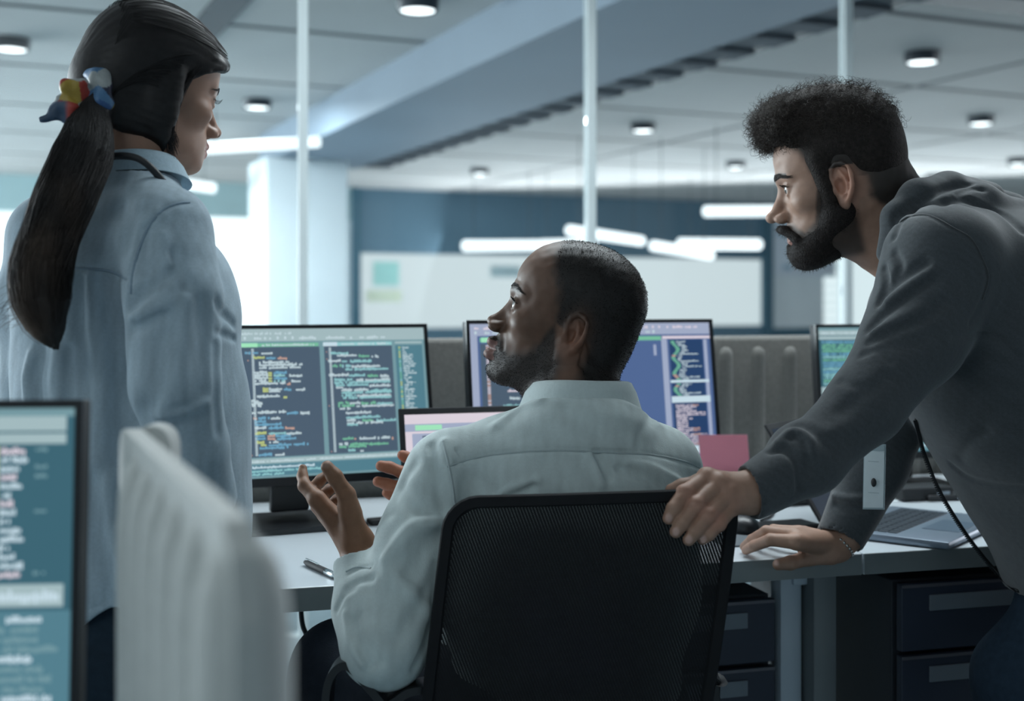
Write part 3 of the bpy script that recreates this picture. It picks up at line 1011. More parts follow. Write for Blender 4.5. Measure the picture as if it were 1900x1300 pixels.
class Sdf:
    def __init__(self): self.ops = []; self.xf = ID

    def _op(self, kind, fn, k, c, r):
        xf = self.xf
        self.ops.append((kind, fn, k * xf.s, xf, xf.w(c), r * xf.s))
        return self

    def ell(self, c, r, k=.01, rot=None, kind='u'):
        c = np.array(c, float)
        return self._op(kind, lambda p: d_ell(p, c, r, rot), k, c, max(r))

    def rc(self, a, b, r0, r1=None, k=.01, kind='u'):
        r1 = r0 if r1 is None else r1
        a, b = np.array(a, float), np.array(b, float)
        return self._op(kind, lambda p: d_rc(p, a, b, r0, r1), k, (a + b) / 2, np.linalg.norm(b - a) / 2 + max(r0, r1))

    def chain(self, pts, rs, k=.01, kind='u'):
        if not isinstance(rs, (list, tuple)): rs = [rs] * len(pts)
        for i in range(len(pts) - 1): self.rc(pts[i], pts[i + 1], rs[i], rs[i + 1], k, kind)
        return self

    def tubechain(self, pts, rs, k=.01, n=5):
        """one smooth tapering tube through all points, without swelling at the joints"""
        Q_ = catmull(pts, n); rr = np.interp(np.linspace(0, len(pts) - 1, len(Q_)), range(len(pts)), rs)
        def f(p):
            d = None
            for i in range(len(Q_) - 1):
                e = d_rc(p, Q_[i], Q_[i + 1], rr[i], rr[i + 1]); d = e if d is None else np.minimum(d, e)
            return d
        c = sum(Q_) / len(Q_)
        return self._op('u', f, k, c, max(np.linalg.norm(q_ - c) for q_ in Q_) + max(rs))

    def ellcap(self, a, b, r0, r1, side, flat, k=.01, kind='u'):
        """round cone squeezed by factor `flat` along direction `side` (elliptical limb or torso)"""
        a, b = np.array(a, float), np.array(b, float)
        sd = np.array(side, float); sd /= np.linalg.norm(sd)
        g = 1.0 / flat - 1.0
        def f(p):
            q_ = p + np.outer(((p - a) @ sd.astype(np.float32)) * g, sd).astype(np.float32)
            bb = b + sd * ((b - a) @ sd) * g
            return d_rc(q_.astype(np.float32), a, bb, r0, r1) * min(1.0, flat * 1.15)
        return self._op(kind, f, k, (a + b) / 2, np.linalg.norm(b - a) / 2 + max(r0, r1))

    def fold(self, pts, amp, w):
        """a crease (+amp) or raised ridge (-amp) along a polyline lying on the surface"""
        P_ = [np.array(q_, float) for q_ in pts]
        def f(p):
            d = None
            n = len(P_) - 1
            for i in range(n):
                e = d_rc(p, P_[i], P_[i + 1], 0, 0)
                d = e if d is None else np.minimum(d, e)
            return amp * np.exp(-(d / w) ** 2)
        c = sum(P_) / len(P_)
        return self._op('d', f, 0, c, max(np.linalg.norm(q_ - c) for q_ in P_) + 2.2 * w)

    def hit(self, px, py, y0=.9, y1=2.8):
        """first point of the surface under a pixel of the photograph"""
        ys = np.arange(y0, y1, .004)
        q_ = np.stack([P(px, py, y) for y in ys]).astype(np.float32)
        d = self.ev(q_)
        i = np.nonzero(d < 0)[0]
        if len(i) == 0: i = [int(np.argmin(d))]
        i = i[0]
        y = ys[i]
        if 0 < i and d[i] < 0: y = ys[i - 1] + .004 * d[i - 1] / (d[i - 1] - d[i])
        return P(px, py, y)

    def pfold(self, pix, amp, w, n=4):
        """crease (+) or ridge (-) traced over the cloth"""
        pts = catmull([(x, y, 0) for x, y in pix], n) if len(pix) > 2 else [np.array((x, y, 0.)) for x, y in pix]
        return ('f', [self.hit(q_[0], q_[1]) for q_ in pts], amp, w)

    def pfolds(self, lst, gain=1.0):
        made = [self.pfold(l[0], l[1] * gain, *l[2:]) for l in lst]
        for _, pts, amp, w in made: self.fold(pts, amp, w)
        return self

    def disp(self, fn, c, r): return self._op('d', fn, 0, c, r)

    def ev(self, p, cull=None):
        d = np.full(len(p), 1.0, np.float32)
        cache = {}
        for kind, fn, k, xf, c, r in self.ops:
            if cull is not None:
                cc, cr = cull
                if np.linalg.norm(c - cc) > r + cr + .02 + k: continue
            if id(xf) not in cache: cache[id(xf)] = p if xf is ID else xf.loc(p)
            e = (fn(cache[id(xf)]) * xf.s).astype(np.float32)
            if kind == 'd':
                d = d + e; continue
            if kind == 's': e = -e
            if k > 0:
                h = np.clip(.5 + (.5 if kind == 'u' else -.5) * (e - d) / k, 0, 1)
                m = e + (d - e) * h
                # polynomial smooth minimum / maximum
                d = m - k * h * (1 - h) if kind == 'u' else m + k * h * (1 - h)
            else:
                d = np.minimum(d, e) if kind == 'u' else np.maximum(d, e)
        return d


def polygonize(S, lo, hi, h):
    lo = np.array(lo, float); hi = np.array(hi, float)
    nc = np.ceil((hi - lo) / (4 * h)).astype(int)
    ax = [lo[i] + (np.arange(nc[i]) + .5) * 4 * h for i in range(3)]
    g = np.stack(np.meshgrid(*ax, indexing='ij'), -1).reshape(-1, 3).astype(np.float32)
    dc = np.empty(len(g), np.float32)
    for s in range(0, len(g), 60000): dc[s:s + 60000] = S.ev(g[s:s + 60000])
    act = np.abs(dc) < 4 * h * .87 + 1.5 * h + .003
    sgn = np.where(dc < 0, -1.0, 1.0).reshape(nc)
    dims = nc * 4 + 1
    G = np.ones(dims, np.float32)
    big = np.repeat(np.repeat(np.repeat(sgn, 4, 0), 4, 1), 4, 2)
    G[:-1, :-1, :-1] = big
    ii = np.stack(np.unravel_index(np.nonzero(act)[0], nc), -1)
    key = (ii[:, 0] // 6) * 1000000 + (ii[:, 1] // 6) * 1000 + ii[:, 2] // 6
    ii = ii[np.argsort(key, kind='stable')]; key = np.sort(key)
    off = np.stack(np.meshgrid(np.arange(5), np.arange(5), np.arange(5), indexing='ij'), -1).reshape(-1, 3)
    cuts = np.nonzero(np.diff(key))[0] + 1
    for blk in np.split(ii, cuts):
        if len(blk) == 0: continue
        idx = (blk[:, None, :] * 4 + off[None]).reshape(-1, 3)
        lin = np.unique(np.ravel_multi_index(idx.T, dims))
        idx = np.stack(np.unravel_index(lin, dims), -1)
        p = (lo + idx * h).astype(np.float32)
        cc = (p.min(0) + p.max(0)) / 2; cr = float(np.linalg.norm(p.max(0) - cc))
        G.ravel()[lin] = S.ev(p, (cc, cr))
    # naive surface nets
    s = G < 0
    cnt = np.zeros(dims - 1, np.int8)
    for a in (0, 1):
        for b in (0, 1):
            for c in (0, 1): cnt += s[a:dims[0] - 1 + a, b:dims[1] - 1 + b, c:dims[2] - 1 + c]
    mixed = (cnt > 0) & (cnt < 8)
    cells = np.stack(np.nonzero(mixed), -1)
    vid = np.full(dims - 1, -1, np.int32); vid[mixed] = np.arange(len(cells))
    cor = [(a, b, c) for a in (0, 1) for b in (0, 1) for c in (0, 1)]
    val = {q_: G[cells[:, 0] + q_[0], cells[:, 1] + q_[1], cells[:, 2] + q_[2]] for q_ in cor}
    acc = np.zeros((len(cells), 3)); n = np.zeros(len(cells))
    for q_ in cor:
        for axx in range(3):
            if q_[axx]: continue
            q2 = list(q_); q2[axx] = 1; q2 = tuple(q2)
            a, b = val[q_], val[q2]
            m = (a < 0) != (b < 0)
            t = np.where(m, a / np.where(m, a - b, 1), 0)
            pt = np.tile(np.array(q_, float), (len(cells), 1)); pt[:, axx] += t
            acc += pt * m[:, None]; n += m
    vs = lo + (cells + acc / n[:, None]) * h
    quads = []
    for axx in range(3):
        sl = [slice(1, None)] * 3; sl[axx] = slice(0, None)
        A = s[tuple(slice(None, -1) if i == axx else slice(1, -1) for i in range(3))]
        B = s[tuple(slice(1, None) if i == axx else slice(1, -1) for i in range(3))]
        e = np.stack(np.nonzero(A != B), -1)
        if len(e) == 0: continue
        flip = A[tuple(e.T)]
        e = e + np.array([0 if i == axx else 1 for i in range(3)])
        u, v = [(1, 2), (2, 0), (0, 1)][axx]
        def vv(du_, dv_):
            c = e.copy(); c[:, u] -= du_; c[:, v] -= dv_
            return vid[c[:, 0], c[:, 1], c[:, 2]]
        qd = np.stack([vv(1, 1), vv(0, 1), vv(0, 0), vv(1, 0)], -1)
        qd = np.where(flip[:, None], qd, qd[:, ::-1])
        quads.append(qd)
    return vs, np.concatenate(quads)


def mesh_from(name, parts, colfn=None):
    """parts: list of (verts, quads) joined into one mesh"""
    vs = []; fs = []; n = 0
    for v, f in parts:
        vs.append(v); fs.append(f + n); n += len(v)
    vs = np.concatenate(vs); fs = np.concatenate(fs)
    me = bpy.data.meshes.new(name)
    me.vertices.add(len(vs)); me.vertices.foreach_set('co', vs.astype(np.float32).ravel())
    me.loops.add(fs.size); me.loops.foreach_set('vertex_index', fs.astype(np.int32).ravel())
    me.polygons.add(len(fs))
    me.polygons.foreach_set('loop_start', np.arange(0, fs.size, 4, dtype=np.int32))
    me.polygons.foreach_set('loop_total', np.full(len(fs), 4, np.int32))
    me.polygons.foreach_set('use_smooth', np.ones(len(fs), bool))
    me.update(calc_edges=True)
    if colfn is not None:
        c = np.ones((len(vs), 4), np.float32); c[:, :3] = colfn(vs.astype(np.float32))
        at = me.color_attributes.new('tone', 'FLOAT_COLOR', 'POINT')
        at.data.foreach_set('color', c.ravel())
    return me


def sobj(name, boxes, mats, parent, colfn=None):
    """boxes: list of (Sdf, lo, hi, voxel)"""
    me = mesh_from(name, [polygonize(*b) for b in boxes], colfn)
    # store about the parent's origin
    if parent is not None:
        org = Vector(parent.location)
        me.transform(Matrix.Translation(-org))
    o = link_mesh(name, me, parent, mats if isinstance(mats, (list, tuple)) else [mats])
    return o


def sst(x, a, b):
    t = np.clip((x - a) / (b - a), 0, 1)
    return t * t * (3 - 2 * t)


def fnoise(p, seed=0, f=60.0):
    """cheap smooth noise in -1..1 made of crossed sines"""
    r = np.random.RandomState(seed); o = np.zeros(len(p), np.float32)
    for i in range(7):
        k = r.normal(size=3); k = (k / np.linalg.norm(k) * f * r.uniform(.6, 1.6)).astype(np.float32)
        o += np.sin(p @ k + np.float32(r.uniform(0, 6.28)))
    return o / 3.2


def tone_mat(name, rough=.5, bump=.2, scale=900, sss=0.0, var=.06, vscale=60, spec=.5, sheen=0.0, dist=.0008, coarse=0.0, cscale=25, weave=None):
    """material driven by the mesh's own colour attribute, with fine grain"""
    m = bpy.data.materials.new(name); m.use_nodes = True
    nt = m.node_tree; b = nt.nodes['Principled BSDF']
    at = nt.nodes.new('ShaderNodeAttribute'); at.attribute_name = 'tone'
    tc = nt.nodes.new('ShaderNodeTexCoord')
    n = nt.nodes.new('ShaderNodeTexNoise'); n.inputs['Scale'].default_value = vscale; n.inputs['Detail'].default_value = 5
    nt.links.new(tc.outputs['Object'], n.inputs[0])
    mr = nt.nodes.new('ShaderNodeMapRange'); mr.inputs[1].default_value = .3; mr.inputs[2].default_value = .7
    mr.inputs[3].default_value = 1 - var; mr.inputs[4].default_value = 1 + var
    nt.links.new(n.outputs[0], mr.inputs[0])
    mx = nt.nodes.new('ShaderNodeVectorMath'); mx.operation = 'SCALE'
    nt.links.new(at.outputs['Color'], mx.inputs[0]); nt.links.new(mr.outputs[0], mx.inputs['Scale'])
    nt.links.new(mx.outputs[0], b.inputs['Base Color'])
    b.inputs['Roughness'].default_value = rough; b.inputs['Specular IOR Level'].default_value = spec
    if sss:
        b.inputs['Subsurface Weight'].default_value = sss
        b.inputs['Subsurface Radius'].default_value = (.012, .005, .003)
        b.inputs['Subsurface Scale'].default_value = .6
    if sheen:
        b.inputs['Sheen Weight'].default_value = sheen; b.inputs['Sheen Roughness'].default_value = .5
    n2 = nt.nodes.new('ShaderNodeTexNoise'); n2.inputs['Scale'].default_value = scale; n2.inputs['Detail'].default_value = 3
    mp = nt.nodes.new('ShaderNodeMapping')
    if weave: mp.inputs['Scale'].default_value = weave
    nt.links.new(tc.outputs['Object'], mp.inputs[0]); nt.links.new(mp.outputs[0], n2.inputs[0])
    bp = nt.nodes.new('ShaderNodeBump'); bp.inputs['Strength'].default_value = bump; bp.inputs['Distance'].default_value = dist
    nt.links.new(n2.outputs[0], bp.inputs['Height'])
    last = bp
    if coarse:
        n3 = nt.nodes.new('ShaderNodeTexNoise'); n3.inputs['Scale'].default_value = cscale; n3.inputs['Detail'].default_value = 3; n3.inputs['Distortion'].default_value = .8
        nt.links.new(tc.outputs['Object'], n3.inputs[0])
        b3 = nt.nodes.new('ShaderNodeBump'); b3.inputs['Strength'].default_value = coarse; b3.inputs['Distance'].default_value = .006
        nt.links.new(n3.outputs[0], b3.inputs['Height']); nt.links.new(bp.outputs[0], b3.inputs['Normal']); last = b3
    nt.links.new(last.outputs[0], b.inputs['Normal'])
    return m


def head(S, xf, nose=1.0, lips=1.0, brow=1.0, jaw=1.0, mouth_open=0.0, chin=0.0, ears=True, ear_s=1.0, nose_w=1.0, ear_y=-.012, ear_lean=.12, ear_flare=28, lipf=0.0, eye_open=1.0, nose_y=0.0, cr=(.077, .094, .083)):
    """a human head in its own frame: x to the person's right, y forward, z up, origin between the eyes"""
    S.xf = xf
    S.ell((0, -.012, .036), cr, 0)
    S.ell((0, .033, .040), (.062, .057, .058), .03)
    S.ell((0, .030, -.032), (.059, .058, .070), .03)
    S.ell((0, -.045, -.02), (.060, .055, .05), .03)
    for s in (-1, 1):
        S.rc((s * .051, .0, -.058), (s * .020, .064, -.096 - chin), .017 * jaw, .017, .028)
        S.ell((s * .047, .052, -.024), (.019, .024, .016), .02)
    S.ell((0, .030, -.075), (.046, .045, .030), .03)
    S.ell((0, .078, -.098 - chin), (.021, .018, .016), .016)
    S.ell((0, .066, -.070), (.031, .031, .030), .018)
    for s in (-1, 1):
        S.rc((s * .010, .0855, .017), (s * .043, .069, .021), .0085 * brow, .007, .014)
        S.ell((s * .032, .097, -.002), (.019, .017, .0125), .013, kind='s')
    # nose
    S.rc((0, .0815 + nose_y, .006), (0, .104 + .004 * nose, -.034), .0072, .0095, .012)
    S.ell((0, .1095 + .005 * nose, -.0375), (.0098 * nose_w, .0098, .0088), .006)
    for s in (-1, 1):
        S.ell((s * .0125 * nose_w, .1015, -.0425), (.0072 * nose_w, .0105, .0078), .005)
        S.rc((s * .008 * nose_w, .086, -.036), (s * .0115 * nose_w, .098, -.0415), .0085, .0068, .006)
        S.ell((s * .0068 * nose_w, .1075, -.0500), (.0036, .0062, .0042), .002, kind='s')
        # lids
        S.ell((s * .031, .0735, -.001), (.0152, .0142, .0142), .004)
        S.ell((s * .032, .0895, -.0008), (.0142, .0120, .0054 * eye_open), .0016, kind='s')
        S.rc((s * .019, .0845, .0065), (s * .043, .079, .0065), .0018, .0014, .003)
    # mouth
    mo = mouth_open; lf = lipf
    for s in (-1, 1):
        S.rc((0, .0955 + lf, -.0675 + mo * .1), (s * .012, .0935 + lf, -.0665), .0052 * lips, .0045 * lips, .004)
        S.rc((s * .012, .0935 + lf, -.0665), (s * .025, .0815, -.073), .0045 * lips, .002, .005)
        S.rc((0, .0935 + lf, -.080 - mo), (s * .012, .0915 + lf, -.0795 - mo), .0062 * lips, .0052 * lips, .004)
        S.rc((s * .012, .0915 + lf, -.0795 - mo), (s * .025, .0815, -.0745 - mo * .4), .0052 * lips, .002, .005)
        S.rc((0, .1015 + lf, -.0735 - mo * .5), (s * .015, .0975 + lf, -.0728 - mo * .45), .0011 + mo * .42, .001 + mo * .25, .0025, kind='s')
        S.rc((s * .015, .0975 + lf, -.0728 - mo * .45), (s * .027, .086, -.0738), .001 + mo * .25, .0008, .0025, kind='s')
    S.ell((0, .098, -.0925 - mo * .6), (.016, .006, .004), .006, kind='s')
    if ears:
        for s in (-1, 1): ear(S, xf, s, ear_s, (.0715, ear_y, -.016), ear_lean, ear_flare)
    S.xf = xf


def ear(S, xf, s, es=1.0, org=(.0715, -.012, -.016), lean=.12, flare=28):
    fl = math.radians(flare)
    e1 = np.array([s * math.sin(fl), -math.cos(fl), lean * 0]); e2 = np.array([0, -lean, 1.0]); e2 /= np.linalg.norm(e2)
    n = np.cross(e1, e2)
    if n[0] * s < 0: n = -n
    n /= np.linalg.norm(n); e2 = np.cross(n, e1); e2 *= np.sign(e2[2])
    E = Xf(xf.w((s * org[0], org[1], org[2])), xf.R @ np.column_stack([e1, e2, n]), xf.s * es)
    S.xf = E
    S.ell((.006, .001, .001), (.0165, .028, .0042), .004)
    S.ell((-.004, -.002, -.004), (.010, .018, .007), .008)
    hx = [(-.004, .002, .005), (-.007, .014, .005), (-.004, .025, .006), (.004, .0315, .0065), (.014, .030, .007), (.021, .0225, .0075), (.0235, .010, .008), (.0215, -.004, .008), (.016, -.015, .007), (.009, -.023, .005)]
    S.chain(hx, .0034, .0014)
    S.ell((.003, -.0265, .002), (.0085, .0095, .0042), .004)
    S.chain([(.006, .021, .004), (.012, .012, .0055), (.0145, .001, .006), (.011, -.010, .005), (.004, -.0145, .005)], .0026, .0025)
    S.ell((.0040, -.001, .0078), (.0078, .0120, .0095), .0025, kind='s')
    S.ell((.0165, .018, .0085), (.0035, .008, .003), .002, rot=None, kind='s')
    S.ell((-.0055, -.006, .004), (.0038, .0062, .0042), .003)
    S.xf = xf


def eyes(parent, xf, look=(0, 0), iris=(.05, .025, .012)):
    """two eyeballs with iris and pupil modelled as rings of the ball"""
    for s in (-1, 1):
        c = xf.w((s * .031, .0725, -.001))
        me = bpy.data.meshes.new('eyeball'); bm = bmesh.new()
        bmesh.ops.create_uvsphere(bm, u_segments=40, v_segments=32, radius=.0128 * xf.s)
        for f in bm.faces:
            z = f.calc_center_median().z / (.0128 * xf.s)
            f.material_index = 2 if z > .972 else (1 if z > .87 else 0)
            f.smooth = True
        bm.to_mesh(me); bm.free()
        ly, lz = [math.radians(a) for a in look]
        d = xf.R @ np.array([math.sin(ly) * math.cos(lz), math.cos(ly) * math.cos(lz), math.sin(lz)])
        rot = Vector(d).to_track_quat('Z', 'Y').to_matrix().to_4x4()
        me.transform(Matrix.Translation(Vector(c) - parent.location) @ rot)
        link_mesh('eye', me, parent, [m_eye, m_iris, m_pupil])


def surf_y(S, xf, x, z, y0=.15, y1=.02):
    ys = np.arange(y0, y1, -.0015)
    q_ = np.stack([xf.w((x, y, z)) for y in ys]).astype(np.float32)
    d = S.ev(q_); i = np.nonzero(d < 0)[0]
    return ys[i[0]] + .0008 if len(i) else y1


def brows(S, xf, parent, mt, rnd, arch=.0, thick=.0035, n=150, z0=.0215, ln=.008, x0=.010, x1=.049):
    cur = []
    for s in (-1, 1):
        for k in range(n):
            f = rnd.rand(); x_ = x0 + (x1 - x0) * f
            zc = z0 + arch * math.sin(f * 2.6) - .004 * max(0, f - .6) / .4
            z_ = zc + rnd.uniform(-1, 1) * thick * (1 - .55 * f)
            pts = []
            for e in (0, .5, 1):
                xx = x_ + ln * e * (.55 + .45 * f); zz = z_ + ln * e * (.45 - .75 * f)
                pts.append(xf.w((s * xx, surf_y(S, xf, s * xx, zz) + .0006 + .0006 * e, zz)))
            cur.append(np.array(pts))
    return strands('eyebrows', cur, .00042, mt, parent)


def lashes(xf, parent, mt, op=1.0, n=26, ln=.006, r=.00028):
    cur = []
    for s in (-1, 1):
        for k in range(n):
            f = k / (n - 1.0); x_ = .0195 + .0255 * f
            u = (x_ - .032) / .0142
            z_ = -.0008 + .0056 * op * math.sqrt(max(0, 1 - u * u)) + .0002
            y_ = .0735 + math.sqrt(max(0, .0146 ** 2 - (x_ - .031) ** 2 - (z_ * .95) ** 2))
            a = xf.w((s * x_, y_ - .0006, z_)); b_ = xf.w((s * (x_ + .0010 * f), y_ + ln * .6, z_ - .0006)); c_ = xf.w((s * (x_ + .002 * f), y_ + ln, z_ + ln * .25))
            cur.append(np.array([a, b_, c_]))
        a = [xf.w((s * (.0195 + .0255 * f), .0735 + math.sqrt(max(0, .0149 ** 2 - (.0195 + .0255 * f - .031) ** 2 - (.0053 * op) ** 2 * .8)), -.0008 + .0056 * op * math.sqrt(max(0, 1 - ((.0195 + .0255 * f - .032) / .0142) ** 2)))) for f in np.linspace(0.02, .98, 10)]
        for _ in range(3): cur.append(np.array(a))
    return strands('eyelashes', cur, r, mt, parent, taper=False)


m_eye = mat('eye_white', (.62, .62, .60), .18, var=.04, vscale=300)
m_iris = mat('eye_iris', (.045, .024, .014), .15, var=.3, vscale=900)
m_pupil = mat('eye_pupil', (.004, .004, .005), .08, var=.1, vscale=300)


def strands(name, curves, r, mat_, parent, n=3, taper=True):
    """many fine hair strands as one mesh; curves: list of point lists"""
    org = np.array(parent.location)
    V = []; Q = []; base = 0
    for pts in curves:
        pts = np.asarray(pts, float); m = len(pts)
        t = np.gradient(pts, axis=0); t /= np.linalg.norm(t, axis=1)[:, None] + 1e-9
        u = np.cross(t, np.array([.3, .5, .81])); u /= np.linalg.norm(u, axis=1)[:, None] + 1e-9
        v = np.cross(t, u)
        rr = r * (np.linspace(1, .15, m) ** .6 if taper else np.ones(m))
        for k in range(n):
            a = 2 * math.pi * k / n
            V.append(pts + rr[:, None] * (math.cos(a) * u + math.sin(a) * v) - org)
        # index of vertex (k, i) = base + k*m + i
        i = np.arange(m - 1)
        for k in range(n):
            k2 = (k + 1) % n
            Q.append(np.stack([base + k * m + i, base + k2 * m + i, base + k2 * m + i + 1, base + k * m + i + 1], -1))
        base += n * m
    me = mesh_from(name, [(np.concatenate(V), np.concatenate(Q))])
    return link_mesh(name, me, parent, [mat_])
# ================================================================== THE SEATED MAN
m_skin_dark = tone_mat('skin_deep_brown', .5, .25, 1400, .08, var=.08, vscale=90, spec=.32)
m_linen = tone_mat('linen_shirt', .85, .5, 700, 0, var=.03, vscale=220, spec=.15, sheen=.15, coarse=.25, cscale=16, weave=(1, 1, .35))
m_trouser = mat('dark_trousers', (.016, .022, .032), .9, bump=.3, scale=500, var=.12, vscale=80, spec=.2)
m_shoe = mat('dark_shoe', (.02, .02, .022), .5, bump=.1, scale=300, var=.1, vscale=60)

m_crop = mat('cropped_hair', (.016, .014, .013), .8, var=.3, vscale=300, spec=.12)
m_brow = mat('brow_hair', (.012, .010, .009), .6, var=.2, vscale=200, spec=.2)
hxM = Xf((.0850, 1.840, 1.1240), head_rot(-85, 18, 3), 1.0)


def make_collar(t, cc, rot, sc, mt, col, drop=.030, leaf=.0):
    """shirt collar: the stand folds over into a leaf that drops lower at the throat"""
    vs = []; n = 72
    prof = [(.062, -.036), (.0625, -.012), (.0635, .008), (.0655, .0125), (.0690, .011), (.0745, -.002), (.0825, -.022), (.0838, -.024), (.0810, -.023), (.0725, -.004)]
    for i in range(n):
        a = 2 * math.pi * i / n
        fr = .5 + .5 * math.cos(a)          # 1 at the throat, 0 at the nape
        for r_, z_ in prof:
            rr = r_ * (1 + .04 * math.sin(a) ** 2) + ((.004 + leaf) * fr if r_ > .07 else 0)
            zz = z_ * (1 + .35 * fr * (z_ < 0)) - drop * fr ** 1.3 + .010
            vs.append(cc + sc * (rot @ np.array([rr * math.sin(a), rr * math.cos(a) * 1.02, zz])))
    m = len(prof); fs = []
    for i in range(n):
        j = (i + 1) % n
        for k in range(m):
            k2 = (k + 1) % m
            fs.append((i * m + k, j * m + k, j * m + k2, i * m + k2))
    me = mesh_from('collar', [(np.array(vs) - np.array(t.location), np.array(fs))], lambda p: np.tile(np.array(col, np.float32), (len(p), 1)))
    return link_mesh('collar', me, t, [mt])


def seam(t, C, pix, name, mt, col, r=.0011, off=.0004):
    """stitched seam lying on the cloth"""
    pts = catmull([C.hit(x, y) + V3(0, -off, 0) for x, y in catmull2(pix, 5)], 2)
    n = 6; V = []; Q = []
    pts = np.array(pts); tg = np.gradient(pts, axis=0); tg /= np.linalg.norm(tg, axis=1)[:, None] + 1e-9
    u = np.cross(tg, [0, 1, 0]); u /= np.linalg.norm(u, axis=1)[:, None] + 1e-9; v = np.cross(tg, u); m = len(pts)
    for k in range(n):
        a = 2 * math.pi * k / n
        V.append(pts + r * (math.cos(a) * u * 1.5 + math.sin(a) * v) - np.array(t.location))
    i = np.arange(m - 1)
    for k in range(n):
        k2 = (k + 1) % n
        Q.append(np.stack([k * m + i, k2 * m + i, k2 * m + i + 1, k * m + i + 1], -1))
    me = mesh_from(name, [(np.concatenate(V), np.concatenate(Q))], lambda p: np.tile(np.array(col, np.float32), (len(p), 1)))
    return link_mesh(name, me, t, [mt])


def catmull2(pix, n): return [(q_[0], q_[1]) for q_ in catmull([(x, y, 0) for x, y in pix], n)]


def seated():
    t = empty('person', tuple(P(1050, 1400, 1.70) * np.array([1, 1, 0]) + np.array([0, 0, .0])), 0,
              'seated man in a pale grey-green shirt, seen from behind, head turned left, hands raised', 'person')
    # ---- skin
    S = Sdf()
    head(S, hxM, nose=-.6, lips=1.5, brow=1.0, jaw=1.05, mouth_open=.006, nose_w=1.3, chin=.008, ear_s=1.02, ear_y=-.010, ear_lean=.42, ear_flare=16, lipf=.0035, eye_open=1.35, nose_y=-.004)
    nb = P(1074, 775, 1.79)
    S.xf = ID
    S.rc(hxM.w((0, -.018, -.03)), nb, .058, .062, .03)
    S.rc(hxM.w((0, .012, -.075)), P(1060, 770, 1.82), .044, .055, .03)
    S.rc(nb, P(960, 850, 1.76), .06, .05, .03); S.rc(nb, P(1180, 850, 1.80), .06, .05, .03)
    S.disp(lambda p: fnoise(p, 3, 300) * .0003, hxM.c, .2)
    for k in range(3):
        S.fold([hxM.w((x_, .0925 - abs(x_) ** 2 * 9 - k * .004, .037 + k * .0095 - abs(x_) * .10)) for x_ in (-.042, -.03, -.015, 0, .015, .03, .042)], .0016, .0024)
    for s_ in (-1, 1):
        S.fold([hxM.w((s_ * x_, y_, z_)) for x_, y_, z_ in ((.018, .086, -.0125), (.030, .086, -.0150), (.042, .080, -.0125))], .0012, .0018)
        S.fold([hxM.w((s_ * x_, y_, z_)) for x_, y_, z_ in ((.018, .094, -.042), (.030, .084, -.055), (.034, .078, -.068))], .0022, .004)
    # left hand
    L = Sdf()
    W = P(664, 1012, 1.742)
    mc = [P(588, 926, 1.742), P(592, 938, 1.768), P(602, 953, 1.790), P(614, 966, 1.806)]
    L.ellcap(P(668, 1075, 1.715), W, .030, .0235, (0, 1, .2), .85, .01)
    for m_, r_ in zip(mc, (.0125, .0125, .012, .011)): L.rc(W, m_, .019, r_, .012)
    L.chain([P(660, 992, 1.730), P(646, 940, 1.716)], [.019, .0145], .014)
    L.chain([P(650, 950, 1.722), P(643, 918, 1.712), P(621, 884, 1.705), P(607, 866, 1.705)], [.0150, .0120, .0104, .0088], .006)
    L.chain([mc[0], P(565, 901, 1.757), P(561, 883, 1.770), P(562, 869, 1.777)], [.0118, .0090, .0074, .0062], .005)
    L.chain([P(592, 928, 1.772), P(581, 906, 1.80), P(595, 890, 1.803), P(606, 881, 1.797)], [.0105, .0092, .0082, .0072], .0025)
    L.chain([P(604, 944, 1.793), P(598, 920, 1.822), P(612, 907, 1.822), P(622, 900, 1.815)], [.0105, .009, .008, .007], .0025)
    L.chain([P(616, 960, 1.806), P(612, 938, 1.835), P(624, 926, 1.835), P(633, 920, 1.828)], [.0095, .008, .0072, .0062], .0025)
    L.fold([P(612, 890, 1.694), P(626, 884, 1.694)], .0012, .0018); L.fold([P(614, 893, 1.694), P(629, 888, 1.694)], .001, .0016)
    L.fold([P(646, 905, 1.70), P(632, 905, 1.70)], .0008, .002)
    # nail of the thumb
    nd = P(605, 861, 1.6965)
    # right hand, fingers pointing left past the shoulder
    H = Sdf()
    w2 = P(862, 912, 1.99)
    m2 = [P(792, 862, 2.0), P(790, 882, 1.985), P(786, 902, 1.98), P(782, 920, 1.98)]
    H.rc(P(960, 985, 1.96), w2, .032, .026, .01)
    for m_ in m2: H.rc(w2, m_, .02, .0125, .012)
    H.chain([m2[0], P(768, 853, 1.985), P(752, 847, 1.98), P(746, 844, 1.98)], [.0105, .0093, .0086, .0078], .004)
    H.chain([m2[1], P(748, 877, 1.965), P(723, 867, 1.96), P(707, 864, 1.96)], [.0108, .0098, .0092, .0086], .004)
    H.chain([m2[2], P(742, 904, 1.96), P(718, 898, 1.955), P(701, 893, 1.955)], [.0105, .0095, .009, .0082], .004)
    H.chain([m2[3], P(745, 922, 1.965), P(726, 918, 1.962), P(717, 914, 1.962)], [.0095, .0085, .008, .0072], .004)
    H.chain([w2, P(830, 850, 1.975), P(815, 825, 1.975)], [.018, .012, .009], .01)
    # body under the clothes
    B = Sdf()
    shL, shR = P(840, 900, 1.75), P(1205, 900, 1.80)
    elL, elR = P(712, 1200, 1.64), P(1195, 1120, 1.87)
    pel = P(1050, 1345, 1.70)
    B.ellcap(P(1070, 880, 1.77), pel, .12, .12, (0, 1, 0), .7, .03)
    B.rc(nb, P(1070, 900, 1.79), .05, .07, .01)
    B.chain([P(1074, 800, 1.80), shL, elL, W], [.04, .040, .035, .022], .01)
    B.chain([P(1074, 800, 1.80), shR, elR, w2], [.04, .040, .035, .024], .01)
